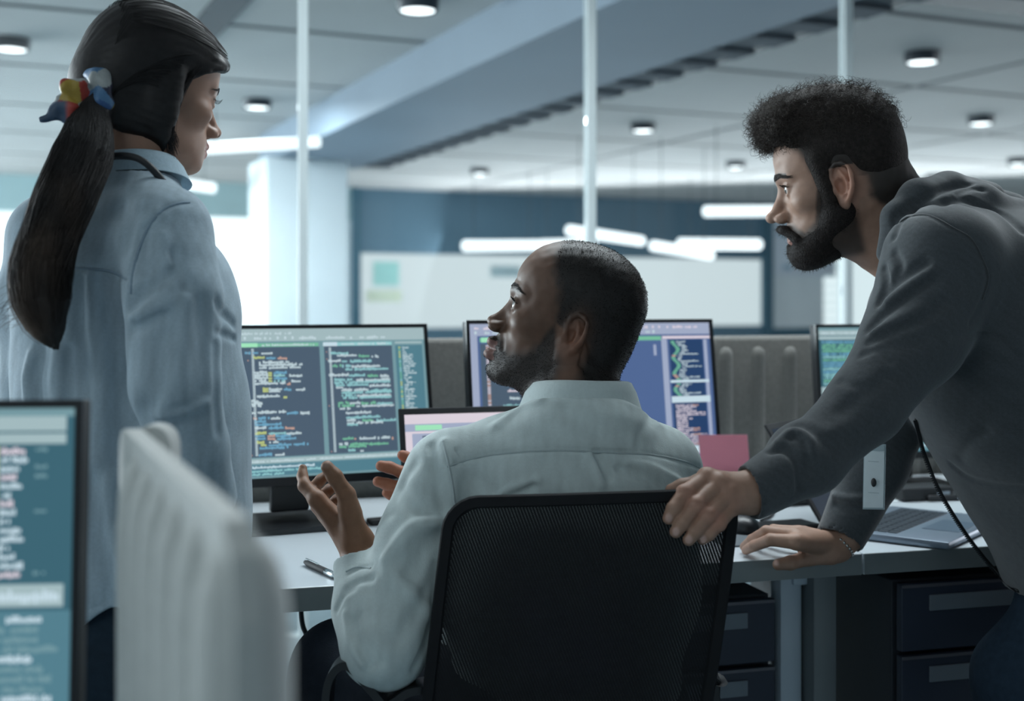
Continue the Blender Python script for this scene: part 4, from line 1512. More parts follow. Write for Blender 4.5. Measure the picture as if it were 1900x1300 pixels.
    knL, knR = P(640, 1262, 1.86), V3(.07, 2.05, .56)
    B.chain([pel, knL, np.array([knL[0] - .02, 1.98, .10])], [.085, .05, .04], .02)
    B.chain([pel, knR, np.array([knR[0], 2.10, .10])], [.085, .05, .04], .02)

    def tone(p):
        l = hxM.loc(p)
        c = np.tile(np.array([.118, .064, .042], np.float32), (len(p), 1))
        x, y, z = l[:, 0], l[:, 1], l[:, 2]
        nz = fnoise(l, 8, 90) * .004
        yh = np.interp(z, [-.12, -.05, -.02, -.005, .02, .04, .06, .085, .12], [-.055, -.040, -.034, .018, .024, .020, .036, .052, .045])
        nz = nz * 1.2 + fnoise(l, 18, 300) * .0022
        hair = sst(yh - y + nz, -.011, .013) * (z > -.10)
        zb = np.interp(y, [-.02, .0, .015, .03, .05, .07, .085, .10], [-.05, -.045, -.002, -.04, -.058, -.066, -.058, -.056])
        beard = sst(zb - z + nz, -.013, .014) * sst(y, -.022, -.002) * sst(z, -.150, -.135)
        lip = (np.abs(x) < .024) & (y > .082) & (z < -.0625) & (z > -.091)
        beard = beard * (1 - lip)
        inhead = (np.abs(x) < .11) & (np.abs(y) < .16) & (z > -.15)
        earz = np.exp(-(((y + .018) / .018) ** 2 + ((z + .016) / .030) ** 2)) * (np.abs(x) > .062)
        hb = np.clip(np.maximum(hair, beard * .92), 0, 1) * inhead * (1 - np.clip(earz * 1.6, 0, 1))
        c = c * (1 - hb[:, None]) + np.array([.014, .012, .011], np.float32) * hb[:, None]
        browm = np.exp(-(((z - .0215) / .0045) ** 2)) * (np.abs(x) > .010) * (np.abs(x) < .048) * (y > .06) * inhead
        c = c * (1 - .8 * browm[:, None]) + np.array([.015, .012, .012], np.float32) * .8 * browm[:, None]
        lm = (lip & (y > .084) & inhead)[:, None] * .75
        c = c * (1 - lm) + np.array([.17, .085, .075], np.float32) * lm
        # warmer ear and right-hand fingers
        c = c * (1 + .35 * np.clip(earz, 0, 1)[:, None] * np.array([1.2, .5, .3], np.float32) * inhead[:, None])
        dN = np.linalg.norm(p - nd.astype(np.float32), axis=1)
        nl = np.exp(-(dN / .006) ** 4)[:, None]
        c = c * (1 - nl) + np.array([.17, .115, .095], np.float32) * nl
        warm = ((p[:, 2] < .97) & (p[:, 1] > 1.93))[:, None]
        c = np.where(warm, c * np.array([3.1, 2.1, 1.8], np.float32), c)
        litL = ((p[:, 2] < 1.0) & (p[:, 0] < -.15) & (p[:, 1] < 1.93))[:, None]  # left hand's lit look brightened into its skin colour
        c = np.where(litL, c * np.array([2.1, 1.95, 1.75], np.float32), c)
        return c
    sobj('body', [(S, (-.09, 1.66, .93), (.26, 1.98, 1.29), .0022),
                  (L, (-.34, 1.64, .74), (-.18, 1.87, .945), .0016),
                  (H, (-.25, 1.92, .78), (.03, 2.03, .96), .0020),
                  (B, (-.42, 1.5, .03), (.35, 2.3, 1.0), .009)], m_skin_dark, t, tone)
    eyes(t, hxM, look=(-14, 5))
    lashes(hxM, t, m_brow, 1.35, ln=.004, r=.0005)
    brows(S, hxM, t, m_brow, np.random.RandomState(2), arch=.003, thick=.003, n=120, z0=.0235)

    # cropped hair and stubble
    rnd = np.random.RandomState(8)
    bd = [o for o in t.children if o.name.startswith('body')][0]
    vv = np.array([v.co for v in bd.data.vertices]) + np.array(t.location); nn = np.array([v.normal for v in bd.data.vertices])
    sel = np.linalg.norm(vv - hxM.c, axis=1) < .17
    vv, nn = vv[sel], nn[sel]
    lum = tone(vv.astype(np.float32))[:, 0]
    k_ = np.nonzero(lum < .045)[0]
    idx = rnd.choice(k_, 30000)
    cur = []
    for i in idx:
        n_ = nn[i] + rnd.normal(size=3) * .35 + np.array([0, 0, -.25]); n_ /= np.linalg.norm(n_)
        p0 = vv[i] + rnd.normal(size=3) * .0008 - nn[i] * .0006
        cur.append(np.array([p0, p0 + n_ * rnd.uniform(.0010, .0018)]))
    strands('cropped_hair', cur, .00036, m_crop, t)

    # ---- shirt
    C = Sdf()
    C.ellcap(P(1060, 985, 1.755), P(1050, 1330, 1.70), .162, .158, (0, 1, 0), .70, .03)
    C.ellcap(P(985, 915, 1.75), P(960, 1080, 1.72), .105, .11, (0, 1, 0), .85, .04)
    C.ellcap(P(1150, 915, 1.78), P(1150, 1080, 1.74), .105, .11, (0, 1, 0), .85, .04)
    C.rc(P(1075, 800, 1.78), P(850, 868, 1.745), .048, .056, .03)
    C.rc(P(1090, 800, 1.79), P(1218, 864, 1.80), .048, .056, .03)
    C.chain([P(832, 885, 1.742), P(785, 1010, 1.70), P(716, 1195, 1.640)], [.062, .062, .056], .02)
    C.chain([P(712, 1198, 1.636), P(683, 1125, 1.675), P(664, 1050, 1.724)], [.054, .0445, .0345], .022)
    C.chain([P(1222, 880, 1.80), P(1215, 1020, 1.83), P(1200, 1120, 1.87), P(1040, 1020, 1.945), P(880, 925, 1.985)], [.062, .058, .052, .042, .037], .02)
    # open cuff and neck
    C.rc(P(664, 1047, 1.726), P(662, 1000, 1.748), .0275, .055, .003, kind='s')
    C.rc(P(885, 925, 1.983), P(840, 900, 1.995), .028, .055, .003, kind='s')
    C.ell(P(1078, 780, 1.778), (.072, .062, .040), .03)
    C.ell(P(1078, 800, 1.735), (.09, .055, .05), .03)
    C.ell(P(1078, 720, 1.795), (.090, .086, .023), .004, kind='s')
    C.pfolds([
        ([(846, 965), (800, 968), (768, 978), (742, 1005), (718, 1038)], -.0070, .009),
        ([(838, 990), (812, 1000), (780, 1030), (765, 1060)], .0065, .012),
        ([(720, 1060), (745, 1082), (775, 1108), (800, 1140)], -.0030, .011),
        ([(826, 820), (838, 900), (842, 950)], -.004, .007),
        ([(800, 826), (812, 900), (822, 960)], .0035, .007),
        ([(770, 862), (742, 905), (726, 950)], .0025, .010),
        ([(655, 1150), (664, 1190), (688, 1235)], .0040, .0055),
        ([(668, 1140), (682, 1190), (705, 1230)], .0032, .0045),
        ([(640, 1140), (648, 1190), (672, 1232)], -.0035, .005),
        ([(640, 1092), (662, 1078), (690, 1072)], .0045, .0045),
        ([(624, 1130), (636, 1104), (655, 1090)], .0035, .0045),
        ([(648, 1062), (668, 1052), (688, 1050)], .0022, .0035),
                        ([(742, 1180), (768, 1140), (800, 1080), (815, 1030)], .003, .012),
        ([(825, 868), (880, 848), (960, 837), (1050, 834), (1130, 838), (1210, 842), (1300, 866)], .0022, .0028),
        ([(1106, 842), (1118, 862), (1130, 886)], .0050, .0050),
        ([(1096, 846), (1106, 872), (1116, 900)], -.0035, .005),
        ([(940, 925), (965, 915), (990, 902)], .0050, .0050),
        ([(930, 915), (960, 900), (1000, 890)], -.0025, .006),
        ([(1210, 775), (1190, 800), (1185, 830)], .0016, .008),
        ([(1165, 752), (1200, 768), (1222, 790)], -.0018, .007),
        ([(1000, 745), (960, 760), (920, 790)], -.0022, .008),
        ([(1050, 760), (1110, 790), (1160, 800)], .0018, .014),
        ([(1150, 870), (1200, 885), (1240, 905)], .0040, .006), ([(868, 900), (900, 960), (905, 1000)], .003, .012), ([(745, 900), (765, 940), (800, 950)], .003, .010), ([(1010, 860), (1040, 890), (1050, 915)], .002, .012),
        ([(1165, 858), (1210, 866), (1262, 892)], -.0022, .005),
        ([(870, 880), (900, 900), (925, 915)], .0018, .01),
        ([(848, 835), (856, 850), (862, 862)], .0018, .003),
        ([(815, 1000), (812, 1080), (795, 1180), (770, 1240)], .0045, .0055)], 1.9)
    C.disp(lambda p: fnoise(p * np.array([1, 1, .6], np.float32), 5, 38) * .0016 + fnoise(p, 9, 95) * .0005, P(1000, 1000, 1.75), .6)

    def stone(p):
        c = np.tile(np.array([.52, .60, .60], np.float32), (len(p), 1))
        return c * (1 + .05 * fnoise(p * np.array([1, 1, .25], np.float32), 2, 420)[:, None])
    sobj('shirt', [(C, (-.37, 1.52, .50), (.36, 2.07, 1.08), .0027)], m_linen, t, stone)
    make_collar(t, P(1079, 722, 1.795), head_rot(-14, 5, -2), 1.0, m_linen, (.54, .62, .62), leaf=.003)
    seam(t, C, [(830, 866), (880, 850), (960, 839), (1050, 836), (1130, 840), (1210, 844), (1270, 856), (1298, 868)], 'yoke_seam', m_linen, (.40, .47, .48))
    seam(t, C, [(822, 818), (832, 860), (840, 905), (845, 950)], 'armhole_seam', m_linen, (.44, .51, .52))
    seam(t, C, [(642, 1060), (662, 1052), (688, 1054)], 'cuff_seam', m_linen, (.42, .49, .50))

    # ---- trousers and shoes
    T = Sdf()
    T.ellcap(P(1050, 1345, 1.72), P(1050, 1400, 1.72), .165, .17, (0, 1, 0), .8, .03)
    T.chain([np.array([-.02, 1.70, .555]), P(640, 1258, 1.86), np.array([knL[0] - .02, 1.98, .12])], [.10, .082, .055], .03)
    T.chain([np.array([.15, 1.72, .555]), V3(.07, 2.05, .56), np.array([knR[0], 2.10, .12])], [.10, .075, .055], .03)
    T.disp(lambda p: fnoise(p, 4, 45) * .003, np.array([0, 1.9, .4]), .8)
    sobj('trousers', [(T, (-.42, 1.5, .06), (.35, 2.32, .72), .006)], m_trouser, t)
    for kx, ky in ((knL[0] - .02, 1.98), (knR[0], 2.10)):
        Q = Sdf(); Q.ell((kx, ky + .06, .045), (.045, .135, .042), 0); Q.ell((kx, ky - .01, .09), (.042, .05, .05), .03)
        Q.ell((kx, ky, -.05), (.3, .4, .053), .0, kind='s')
        sobj('shoe', [(Q, (kx - .08, ky - .12, -.01), (kx + .08, ky + .24, .16), .006)], m_shoe, t)
    return t


seated_man = seated()
# ================================================================== THE LEANING MAN
m_skin_tan = tone_mat('skin_tan', .5, .3, 1300, .10, var=.07, vscale=90, spec=.4)
m_hoodie = tone_mat('grey_hoodie', .95, .6, 1100, 0, var=.10, vscale=420, spec=.1, sheen=.35, coarse=.2, cscale=14)
m_hair_dark = tone_mat('curly_dark_hair', .7, .8, 420, 0, var=.35, vscale=160, spec=.15, dist=.003)
m_strand = mat('hair_strand', (.040, .031, .026), .6, var=.2, vscale=200, spec=.2)
m_jeans = mat('dark_blue_jeans', (.018, .034, .055), .9, bump=.4, scale=700, var=.15, vscale=90, spec=.2)
m_zip = mat('zip_black', (.02, .022, .025), .4, .4, var=.1, vscale=300)
m_silver = mat('silver', (.45, .45, .44), .25, .9, var=.05, vscale=200)

hxL = Xf((.5170, 1.960, 1.3470), head_rot(-74, -13, 3), 1.0)


def belowline(S, xs, zs, sl=.6, box=.2):
    """cuts away what lies below the line z(y) in the head's frame"""
    S._op('s', lambda p: (p[:, 2] - np.interp(p[:, 1], xs, zs).astype(np.float32)) * sl, .004, (0, 0, 0), box)


def aboveline(S, xs, zs, sl=.6, box=.2):
    S._op('s', lambda p: (np.interp(p[:, 1], xs, zs).astype(np.float32) - p[:, 2]) * sl, .004, (0, 0, 0), box)


def leaning():
    t = empty('person', (float(P(1960, 1300, 1.95)[0]), 1.95, 0), 0,
              'bearded man with curly dark hair in a grey zip hoodie, leaning over the desk', 'person')
    S = Sdf()
    head(S, hxL, nose=1.25, lips=.95, brow=1.1, jaw=.98, ear_s=1.08, ear_y=.003, ear_lean=-.02, ear_flare=18, eye_open=1.5)
    S.xf = ID
    nb = P(1722, 446, 1.965)
    S.rc(hxL.w((0, -.038, -.02)), nb, .056, .068, .03)
    S.rc(hxL.w((0, .0, -.075)), P(1700, 480, 1.95), .046, .060, .03)
    S.disp(lambda p: fnoise(p, 3, 300) * .0003, hxL.c, .2)
    # near hand closed over the chair back
    L = Sdf()
    W = P(1392, 914, 1.606)
    mc = [P(1312, 888, 1.600), P(1334, 899, 1.590), P(1350, 919, 1.584), P(1357, 940, 1.582)]
    L.rc(P(1470, 862, 1.635), W, .033, .0265, .01)
    for m_, r_ in zip(mc, (.0135, .0135, .013, .012)): L.rc(W, m_, .0215, r_, .012)
    PI_ = [P(1270, 915, 1.571), P(1291, 937, 1.561), P(1314, 957, 1.557), P(1333, 971, 1.559)]
    DI_ = [P(1250, 943, 1.557), P(1267, 969, 1.552), P(1291, 985, 1.551), P(1316, 990, 1.555)]
    TI_ = [P(1241, 961, 1.557), P(1254, 986, 1.554), P(1278, 1001, 1.553), P(1304, 1000, 1.558)]
    for a, b, c, d, k in zip(mc, PI_, DI_, TI_, (1, 1.0, .97, .86)):
        L.chain([a, b, c, d], [.0122 * k, .0104 * k, .0095 * k, .0080 * k], .0022)
        L.ell(a + V3(0, -.001, .0015), (.0138 * k,) * 3, .005); L.ell(b, (.0113 * k,) * 3, .004)
    L.chain([P(1362, 898, 1.625), P(1300, 896, 1.634), P(1266, 904, 1.632), P(1247, 909, 1.630)], [.017, .0125, .0108, .009], .006)
    for b in PI_:
        L.fold([b + V3(-.007, -.010, .002), b + V3(.007, -.010, .0045)], .0009, .0018)
    for q_ in TI_:
        a_ = np.array(q_) + V3(-.0008, -.0066, .0022)
        L.ell(a_, (.0052, .0022, .0066), .0008)
    # far hand flat on the desk
    H = Sdf()
    W2 = P(1552, 1012, 2.032)
    m2 = [PZ(1478, 1005, .770), PZ(1474, 993, .776), PZ(1482, 988, .770), PZ(1492, 988, .764)]
    H.rc(P(1575, 985, 2.04), W2, .032, .0265, .01)
    for m_, r_ in zip(m2, (.0135, .013, .0125, .0115)): H.rc(W2, m_, .020, r_, .012)
    H.rc(P(1540, 1026, 2.015), P(1495, 1018, 2.015), .017, .014, .012)
    H.chain([m2[0], PZ(1430, 1001, .770), PZ(1400, 1012, .753), PZ(1384, 1020, .7405)], [.0125, .0100, .0090, .0076], .003)
    H.chain([m2[1], PZ(1422, 986, .777), PZ(1396, 1001, .758), PZ(1381, 1014, .7405)], [.0120, .0100, .0090, .0076], .003)
    H.chain([m2[2], PZ(1436, 983, .772), PZ(1412, 996, .755), PZ(1398, 1005, .7405)], [.0115, .0095, .0086, .0074], .003)
    H.chain([m2[3], PZ(1455, 984, .765), PZ(1434, 994, .752), PZ(1420, 1002, .7400)], [.0105, .0085, .0078, .0068], .003)
    H.chain([P(1540, 1028, 2.012), P(1502, 1034, 2.005), P(1466, 1044, 1.990), P(1444, 1047, 1.982)], [.0165, .0130, .0110, .0092], .005)
    # body under the clothes
    B = Sdf()
    shN, shF = P(1740, 490, 1.79), P(1730, 560, 2.07)
    elN, elF = P(1605, 745, 1.69), P(1668, 745, 2.08)
    hip = P(2065, 1045, 1.93)
    B.ellcap(P(1790, 560, 1.93), hip, .11, .12, (0, 1, 0), 1.2, .03)
    B.chain([nb, P(1770, 520, 1.93)], [.06, .08], .02)
    B.chain([P(1770, 520, 1.93), shN, elN, W], [.06, .045, .036, .024], .02)
    B.chain([P(1770, 520, 1.93), shF, elF, W2], [.06, .045, .036, .024], .02)
    kn = P(1905, 1265, 1.93); an = np.array([kn[0] + .08, 1.95, .09])
    kf = np.array([hip[0] + .12, 2.02, .48]); af = np.array([hip[0] + .25, 2.0, .09])
    B.chain([hip, kn, an], [.09, .055, .04], .02); B.chain([hip + V3(0, .1, 0), kf, af], [.09, .055, .04], .02)

    nails = [(np.array(q_) + V3(-.001, -.0075, .0015)) for q_ in TI_] + [P(1441, 1043, 1.973)]

    def tone(p):
        l = hxL.loc(p); x, y, z = l[:, 0], l[:, 1], l[:, 2]
        c = np.tile(np.array([.36, .215, .155], np.float32), (len(p), 1))
        nz = fnoise(l, 8, 90) * .004 + fnoise(l, 18, 300) * .002
        inh = (np.abs(x) < .11) & (np.abs(y) < .16) & (z > -.15)
        yh = np.interp(z, [-.11, -.07, -.04, -.01, .0, .03, .05, .07, .12], [-.085, -.060, -.040, -.034, .034, .038, .050, .070, .075])
        hair = sst(yh - y + nz, -.010, .010) * sst(z, -.105, -.055)
        zb = np.interp(y, [-.02, .0, .015, .03, .05, .07, .085, .10], [-.055, -.045, .02, .005, -.056, -.068, -.060, -.058])
        beard = sst(zb - z + nz, -.008, .008) * sst(y, -.022, -.006) * sst(z, -.135, -.118)
        lip = (np.abs(x) < .022) & (y > .082) & (z < -.0655) & (z > -.088)
        earz = np.exp(-(((y + .008) / .022) ** 2 + ((z + .016) / .036) ** 2)) * (np.abs(x) > .064)
        hb = np.clip(np.maximum(hair, beard * (1 - lip) * .9), 0, 1) * inh * (1 - np.clip(earz * 1.6, 0, 1) * (z < .012))
        c = c * (1 - hb[:, None]) + np.array([.035, .028, .024], np.float32) * hb[:, None]
        brz = .0215 + .0025 * np.cos((np.abs(x) - .026) * 90)
        bm_ = np.exp(-(((z - brz) / .0042) ** 4)) * (np.abs(x) > .008) * (np.abs(x) < .050) * (y > .055) * inh
        c = c * (1 - .92 * bm_[:, None]) + np.array([.014, .011, .010], np.float32) * .92 * bm_[:, None]
        lm = (lip & (y > .084) & inh)[:, None] * .6
        c = c * (1 - lm) + np.array([.36, .15, .13], np.float32) * lm
        c = c * (1 + .3 * np.clip(earz, 0, 1)[:, None] * np.array([.9, .2, .1], np.float32) * inh[:, None])
        mole = np.exp(-((np.linalg.norm(l - np.array([-.053, .060, -.028], np.float32), axis=1) / .0022) ** 4))[:, None]
        c = c * (1 - .8 * mole)
        for nd in nails:
            q_ = (p - nd.astype(np.float32)) / np.array([.0046, .008, .0060], np.float32); nl = np.exp(-(np.linalg.norm(q_, axis=1)) ** 6)[:, None]
            c = c * (1 - nl) + np.array([.52, .34, .29], np.float32) * nl
        for q_ in list(PI_) + list(mc):
            nl = np.exp(-(np.linalg.norm(p - q_.astype(np.float32), axis=1) / .012) ** 2)[:, None]
            c = c * (1 + nl * np.array([.12, -.10, -.10], np.float32))
        return c
    sobj('body', [(S, (.30, 1.78, 1.10), (.80, 2.12, 1.49), .0022),
                  (L, (.17, 1.52, .82), (.37, 1.66, .96), .0016),
                  (H, (.36, 1.90, .70), (.60, 2.12, .87), .0016),
                  (B, (.15, 1.5, .03), (1.45, 2.25, 1.30), .010)], m_skin_tan, t, tone)
    eyes(t, hxL, look=(-10, -2))
    lashes(hxL, t, m_strand, 1.5, ln=.005, r=.0005)
    brows(S, hxL, t, m_strand, np.random.RandomState(2), arch=.0025, thick=.0048, n=260, z0=.0205)
    H_ = Sdf()
    # eyebrows and hair
    C = Sdf(); C.xf = hxL
    C.ell((0, -.006, .064), (.079, .098, .081), 0)
    C.ell((0, -.045, .028), (.0775, .066, .080), .02)
    C.ell((0, -.012, .048), (.0805, .060, .044), .01)
    C.chain([(-.045, .066, .092), (0, .080, .100), (.045, .066, .092)], [.026, .030, .026], .02)
    C.ell((0, .03, .12), (.055, .06, .026), .02)
    for s in (-1, 1):
        C.rc((s * .064, .024, .03), (s * .0645, .020, -.035), .0165, .0135, .02)
        C.ell((s * .092, -.007, -.018), (.022, .018, .024), .004, kind='s')
    belowline(C, [-.12, -.09, -.05, -.03, -.028, .0, .002, .030, .040, .052, .07, .12], [-.085, -.090, -.085, -.055, -.055, -.03, -.045, -.045, .012, .050, .068, .072])
    C._op('s', lambda p: d_ell(p, (0, .030, -.03), (.0745, .200, .082)) , .004, (0, .03, -.03), .12) if False else None
    cc = hxL.c.astype(np.float32)
    C.disp(lambda p: (fnoise(p, 31, 190) * .0030 + fnoise(p, 32, 420) * .0012) * sst(hxL.loc(p)[:, 2], .03, .09) - .0004, hxL.c, .25)
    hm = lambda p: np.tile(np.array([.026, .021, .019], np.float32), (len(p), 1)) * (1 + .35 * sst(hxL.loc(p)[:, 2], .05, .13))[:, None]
    hair = sobj('hair', [(C, (.30, 1.80, 1.20), (.72, 2.12, 1.54), .0022)], m_hair_dark, t, hm)
    rnd = np.random.RandomState(5)
    vv = np.array([v.co for v in hair.data.vertices]); nn = np.array([v.normal for v in hair.data.vertices])
    ctr = hxL.c - np.array(t.location)
    ll = hxL.loc((vv + np.array(t.location)).astype(np.float32))
    w = sst(ll[:, 2], .045, .085); w = w * (1 + 1.5 * sst(ll[:, 1], .02, .08))
    idx = rnd.choice(len(vv), 2600, p=w / w.sum())
    cur = []
    for i in idx:
        n_ = nn[i] + rnd.normal(size=3) * .45; n_ /= np.linalg.norm(n_)
        u = np.cross(n_, rnd.normal(size=3)); u /= np.linalg.norm(u); v = np.cross(n_, u)
        Ln = rnd.uniform(.006, .020) * (1.25 if ll[i, 1] > .05 else 1); R_ = rnd.uniform(.0028, .0060); tu = rnd.uniform(.7, 1.6)
        s_ = np.linspace(0, 1, 11)[:, None]
        a = s_ * tu * 6.283 + rnd.uniform(0, 6.28)
        pt = vv[i] + np.array(t.location) - nn[i] * .002 + n_ * Ln * s_ + R_ * (np.cos(a) * u + np.sin(a) * v) * np.minimum(1, s_ * 3)
        cur.append(pt)
    strands('curls', cur, .00042, m_strand, t).parent = t
    # beard
    D_ = Sdf(); D_.xf = hxL
    for s in (-1, 1):
        D_.rc((s * .052, .006, -.055), (s * .024, .066, -.100), .0235, .024, .02)
        D_.rc((s * .0635, .022, -.004), (s * .059, .020, -.055), .0120, .016, .02)
        D_.rc((0, .1065, -.0585), (s * .016, .100, -.0615), .0062, .0068, .004)
        D_.rc((s * .016, .100, -.0615), (s * .031, .083, -.080), .0068, .0085, .006)
    D_.ell((0, .078, -.106), (.030, .026, .024), .02)
    D_.ell((0, .050, -.108), (.040, .040, .020), .02)
    D_.rc((0, .098, -.0895), (0, .096, -.098), .0062, .010, .006)
    D_.ell((0, .110, -.0745), (.0185, .024, .0072), .002, kind='s')
    aboveline(D_, [-.03, -.002, .010, .032, .042, .052, .064, .075, .088, .12], [-.05, -.035, .01, .005, -.038, -.056, -.066, -.062, -.052, -.048], .7)
    for s in (-1, 1): D_.ell((s * .086, -.000, -.020), (.024, .019, .034), .004, kind='s')
    D_.disp(lambda p: fnoise(p, 41, 260) * .0012 + fnoise(p, 42, 520) * .0008, hxL.c, .25)
    beard = sobj('beard', [(D_, (.30, 1.80, 1.17), (.66, 2.10, 1.38), .002)], m_hair_dark, t, lambda p: np.tile(np.array([.022, .018, .017], np.float32), (len(p), 1)))
    vv = np.array([v.co for v in beard.data.vertices]); nn = np.array([v.normal for v in beard.data.vertices])
    idx = rnd.choice(len(vv), 3000)
    cur = []
    for i in idx:
        n_ = nn[i] + rnd.normal(size=3) * .4 + np.array([-.1, 0, -.5]); n_ /= np.linalg.norm(n_)
        Ln = rnd.uniform(.003, .007); b_ = rnd.normal(size=3) * .0012
        s_ = np.linspace(0, 1, 5)[:, None]
        cur.append(vv[i] + np.array(t.location) - nn[i] * .001 + n_ * Ln * s_ + b_ * s_ ** 2)
    strands('beard_stubble', cur, .00028, m_strand, t)

    # ---- hoodie
    C = Sdf()
    C.ellcap(P(1800, 605, 1.915), P(2055, 1020, 1.93), .150, .148, (0, 1, 0), 1.30, .03)
    C.rc(P(1770, 470, 1.90), P(1935, 545, 1.92), .092, .125, .05)
    C.rc(P(1790, 500, 1.82), P(1930, 570, 1.84), .080, .11, .05)
    C.rc(P(2050, 1040, 1.93), P(2085, 1085, 1.93), .150, .135, .03)
    C.chain([P(1752, 490, 1.775), P(1696, 630, 1.742), P(1607, 748, 1.690), P(1502, 853, 1.645), P(1394, 912, 1.607)], [.088, .070, .0500, .0430, .0360], .02)
    C.ell(P(1490, 850, 1.650), (.046, .044, .047), .012)
    C.chain([P(1740, 560, 2.07), P(1670, 745, 2.08), P(1622, 868, 2.06), P(1558, 1000, 2.034)], [.08, .058, .052, .0395], .02)
    # hood bunched behind the neck
    C.chain([P(1648, 470, 1.850), P(1668, 405, 1.845), P(1704, 366, 1.86), P(1760, 358, 1.90), P(1830, 372, 1.95)], [.018, .023, .027, .030, .030], .012)
    C.chain([P(1745, 400, 1.84), P(1815, 385, 1.88), P(1880, 412, 1.92), P(1960, 440, 1.95)], [.034, .036, .036, .036], .012)
    C.chain([P(1700, 380, 2.02), P(1780, 372, 2.02), P(1870, 400, 2.0)], [.030, .034, .036], .02)
    # neck opening, cuffs
    C.rc(P(1600, 395, 1.96), P(1712, 440, 1.965), .058, .056, .006, kind='s')
    C.rc(P(1396, 911, 1.607), P(1345, 927, 1.597), .0285, .058, .003, kind='s')
    C.rc(P(1560, 996, 2.034), P(1545, 1032, 2.025), .0315, .058, .003, kind='s')
    C.pfolds([
        ([(1664, 402), (1702, 376), (1748, 353), (1798, 342)], .0045, .006),
        ([(1748, 377), (1784, 369), (1819, 381), (1862, 397), (1899, 428)], .0055, .007),
        ([(1778, 360), (1800, 350), (1822, 352)], .003, .005),
        ([(1660, 440), (1672, 412), (1700, 388)], .003, .006),
        ([(1660, 417), (1688, 401), (1724, 399), (1770, 424), (1802, 445), (1822, 480), (1833, 515), (1822, 556), (1800, 600)], .0022, .003),
        ([(1639, 548), (1671, 519), (1717, 487)], .0060, .0065),
        ([(1650, 560), (1690, 530), (1730, 505)], -.0030, .008),
        ([(1614, 608), (1646, 579), (1688, 548), (1734, 516)], .0050, .007),
        ([(1614, 632), (1664, 611), (1717, 590), (1752, 562)], .0050, .007),
        ([(1620, 618), (1664, 596), (1710, 572)], -.0030, .008),
        ([(1600, 656), (1628, 647), (1653, 668)], .0040, .0055),
        ([(1642, 498), (1645, 526), (1632, 562)], .0050, .006),
        ([(1662, 470), (1672, 495), (1660, 520)], .0035, .006),
        ([(1560, 705), (1580, 712), (1620, 722)], .003, .006),
        ([(1432, 838), (1456, 836), (1478, 860), (1483, 905)], .0060, .0050),
        ([(1446, 822), (1475, 800), (1500, 818), (1505, 840)], -.0060, .007),
        ([(1462, 812), (1486, 812), (1500, 840), (1498, 880)], .0045, .005),
        ([(1480, 790), (1510, 800), (1540, 830)], .0025, .008),
        ([(1550, 935), (1575, 945), (1610, 942)], .005, .006), ([(1548, 920), (1575, 925), (1615, 925)], -.004, .006),
        ([(1770, 628), (1826, 618), (1862, 636), (1897, 671)], .0020, .0035),
        ([(1762, 862), (1800, 890), (1850, 903), (1899, 906)], .0030, .005),
        ([(1780, 850), (1800, 820), (1830, 800)], .002, .01),
        ([(1560, 760), (1600, 730), (1650, 700)], .0025, .010), ([(1540, 800), (1590, 790), (1640, 760)], -.0018, .012),
        ([(1650, 640), (1690, 640), (1730, 620)], .0025, .010)], 1.9)
    C.disp(lambda p: fnoise(p, 6, 28) * .0022 + fnoise(p, 7, 70) * .0007, P(1750, 700, 1.85), .8)

    def gtone(p):
        c = np.tile(np.array([.060, .068, .075], np.float32), (len(p), 1))
        return c * (1 + .10 * fnoise(p, 2, 900)[:, None])
    hood = sobj('hoodie', [(C, (.27, 1.55, .70), (1.12, 2.22, 1.36), .0034)], m_hoodie, t, gtone)
    seam(t, C, [(1668, 414), (1688, 402), (1724, 400), (1770, 424), (1802, 444), (1822, 480), (1833, 515), (1822, 556)], 'sleeve_seam', m_hoodie, (.045, .050, .054), .0012)
    # ribbed hem of the far sleeve, zip along the open front
    zp = [C.hit(x, y) for x, y in ((1700, 778), (1706, 800), (1716, 840), (1742, 905), (1775, 962), (1812, 1015), (1852, 1062), (1890, 1096))]
    zp = catmull([q_ + V3(-.001, -.001, 0) for q_ in zp], 8)
    b = MB(); b.tube(zp, .0026, 8); zo = b.build('zip_tape', m_zip, t, smooth=True)
    b = MB()
    for i in range(0, len(zp) - 1, 1):
        for f in (0, .5):
            q_ = zp[i] * (1 - f) + zp[i + 1] * f
            b.box(q_ + V3(-.002, -.0005, -.002), (.004, .003, .0018))
    zt = b.build('zip_teeth', m_zip, t); zo['kind'] = ''
    del zo['kind']
    for o in (zo, zt): o.data.transform(Matrix.Translation(-t.location))
    # t-shirt edge at the throat
    # ---- jeans and shoes
    T = Sdf()
    T.rc(P(2060, 1060, 1.93), P(2075, 1120, 1.93), .135, .130, .02)
    T.chain([P(2050, 1120, 1.90), P(1908, 1264, 1.93), an], [.105, .080, .055], .03)
    T.chain([P(2085, 1120, 2.0), kf, af], [.11, .085, .055], .03)
    T.disp(lambda p: fnoise(p, 4, 40) * .0035, P(1950, 1300, 1.95), .9)
    sobj('jeans', [(T, (.68, 1.70, .06), (1.45, 2.2, .82), .006)], m_jeans, t)
    for q_ in (an, af):
        Q = Sdf(); Q.ell((q_[0] - .06, q_[1], .045), (.135, .045, .042), 0); Q.ell((q_[0] + .0, q_[1], .09), (.05, .042, .05), .03)
        Q.ell((q_[0], q_[1], -.05), (.4, .3, .053), 0, kind='s')
        sobj('shoe', [(Q, (q_[0] - .24, q_[1] - .08, -.01), (q_[0] + .12, q_[1] + .08, .16), .006)], m_shoe, t)
    # bracelet on the far wrist
    b = MB()
    ax_ = (P(1575, 985, 2.04) - W2); ax_ /= np.linalg.norm(ax_)
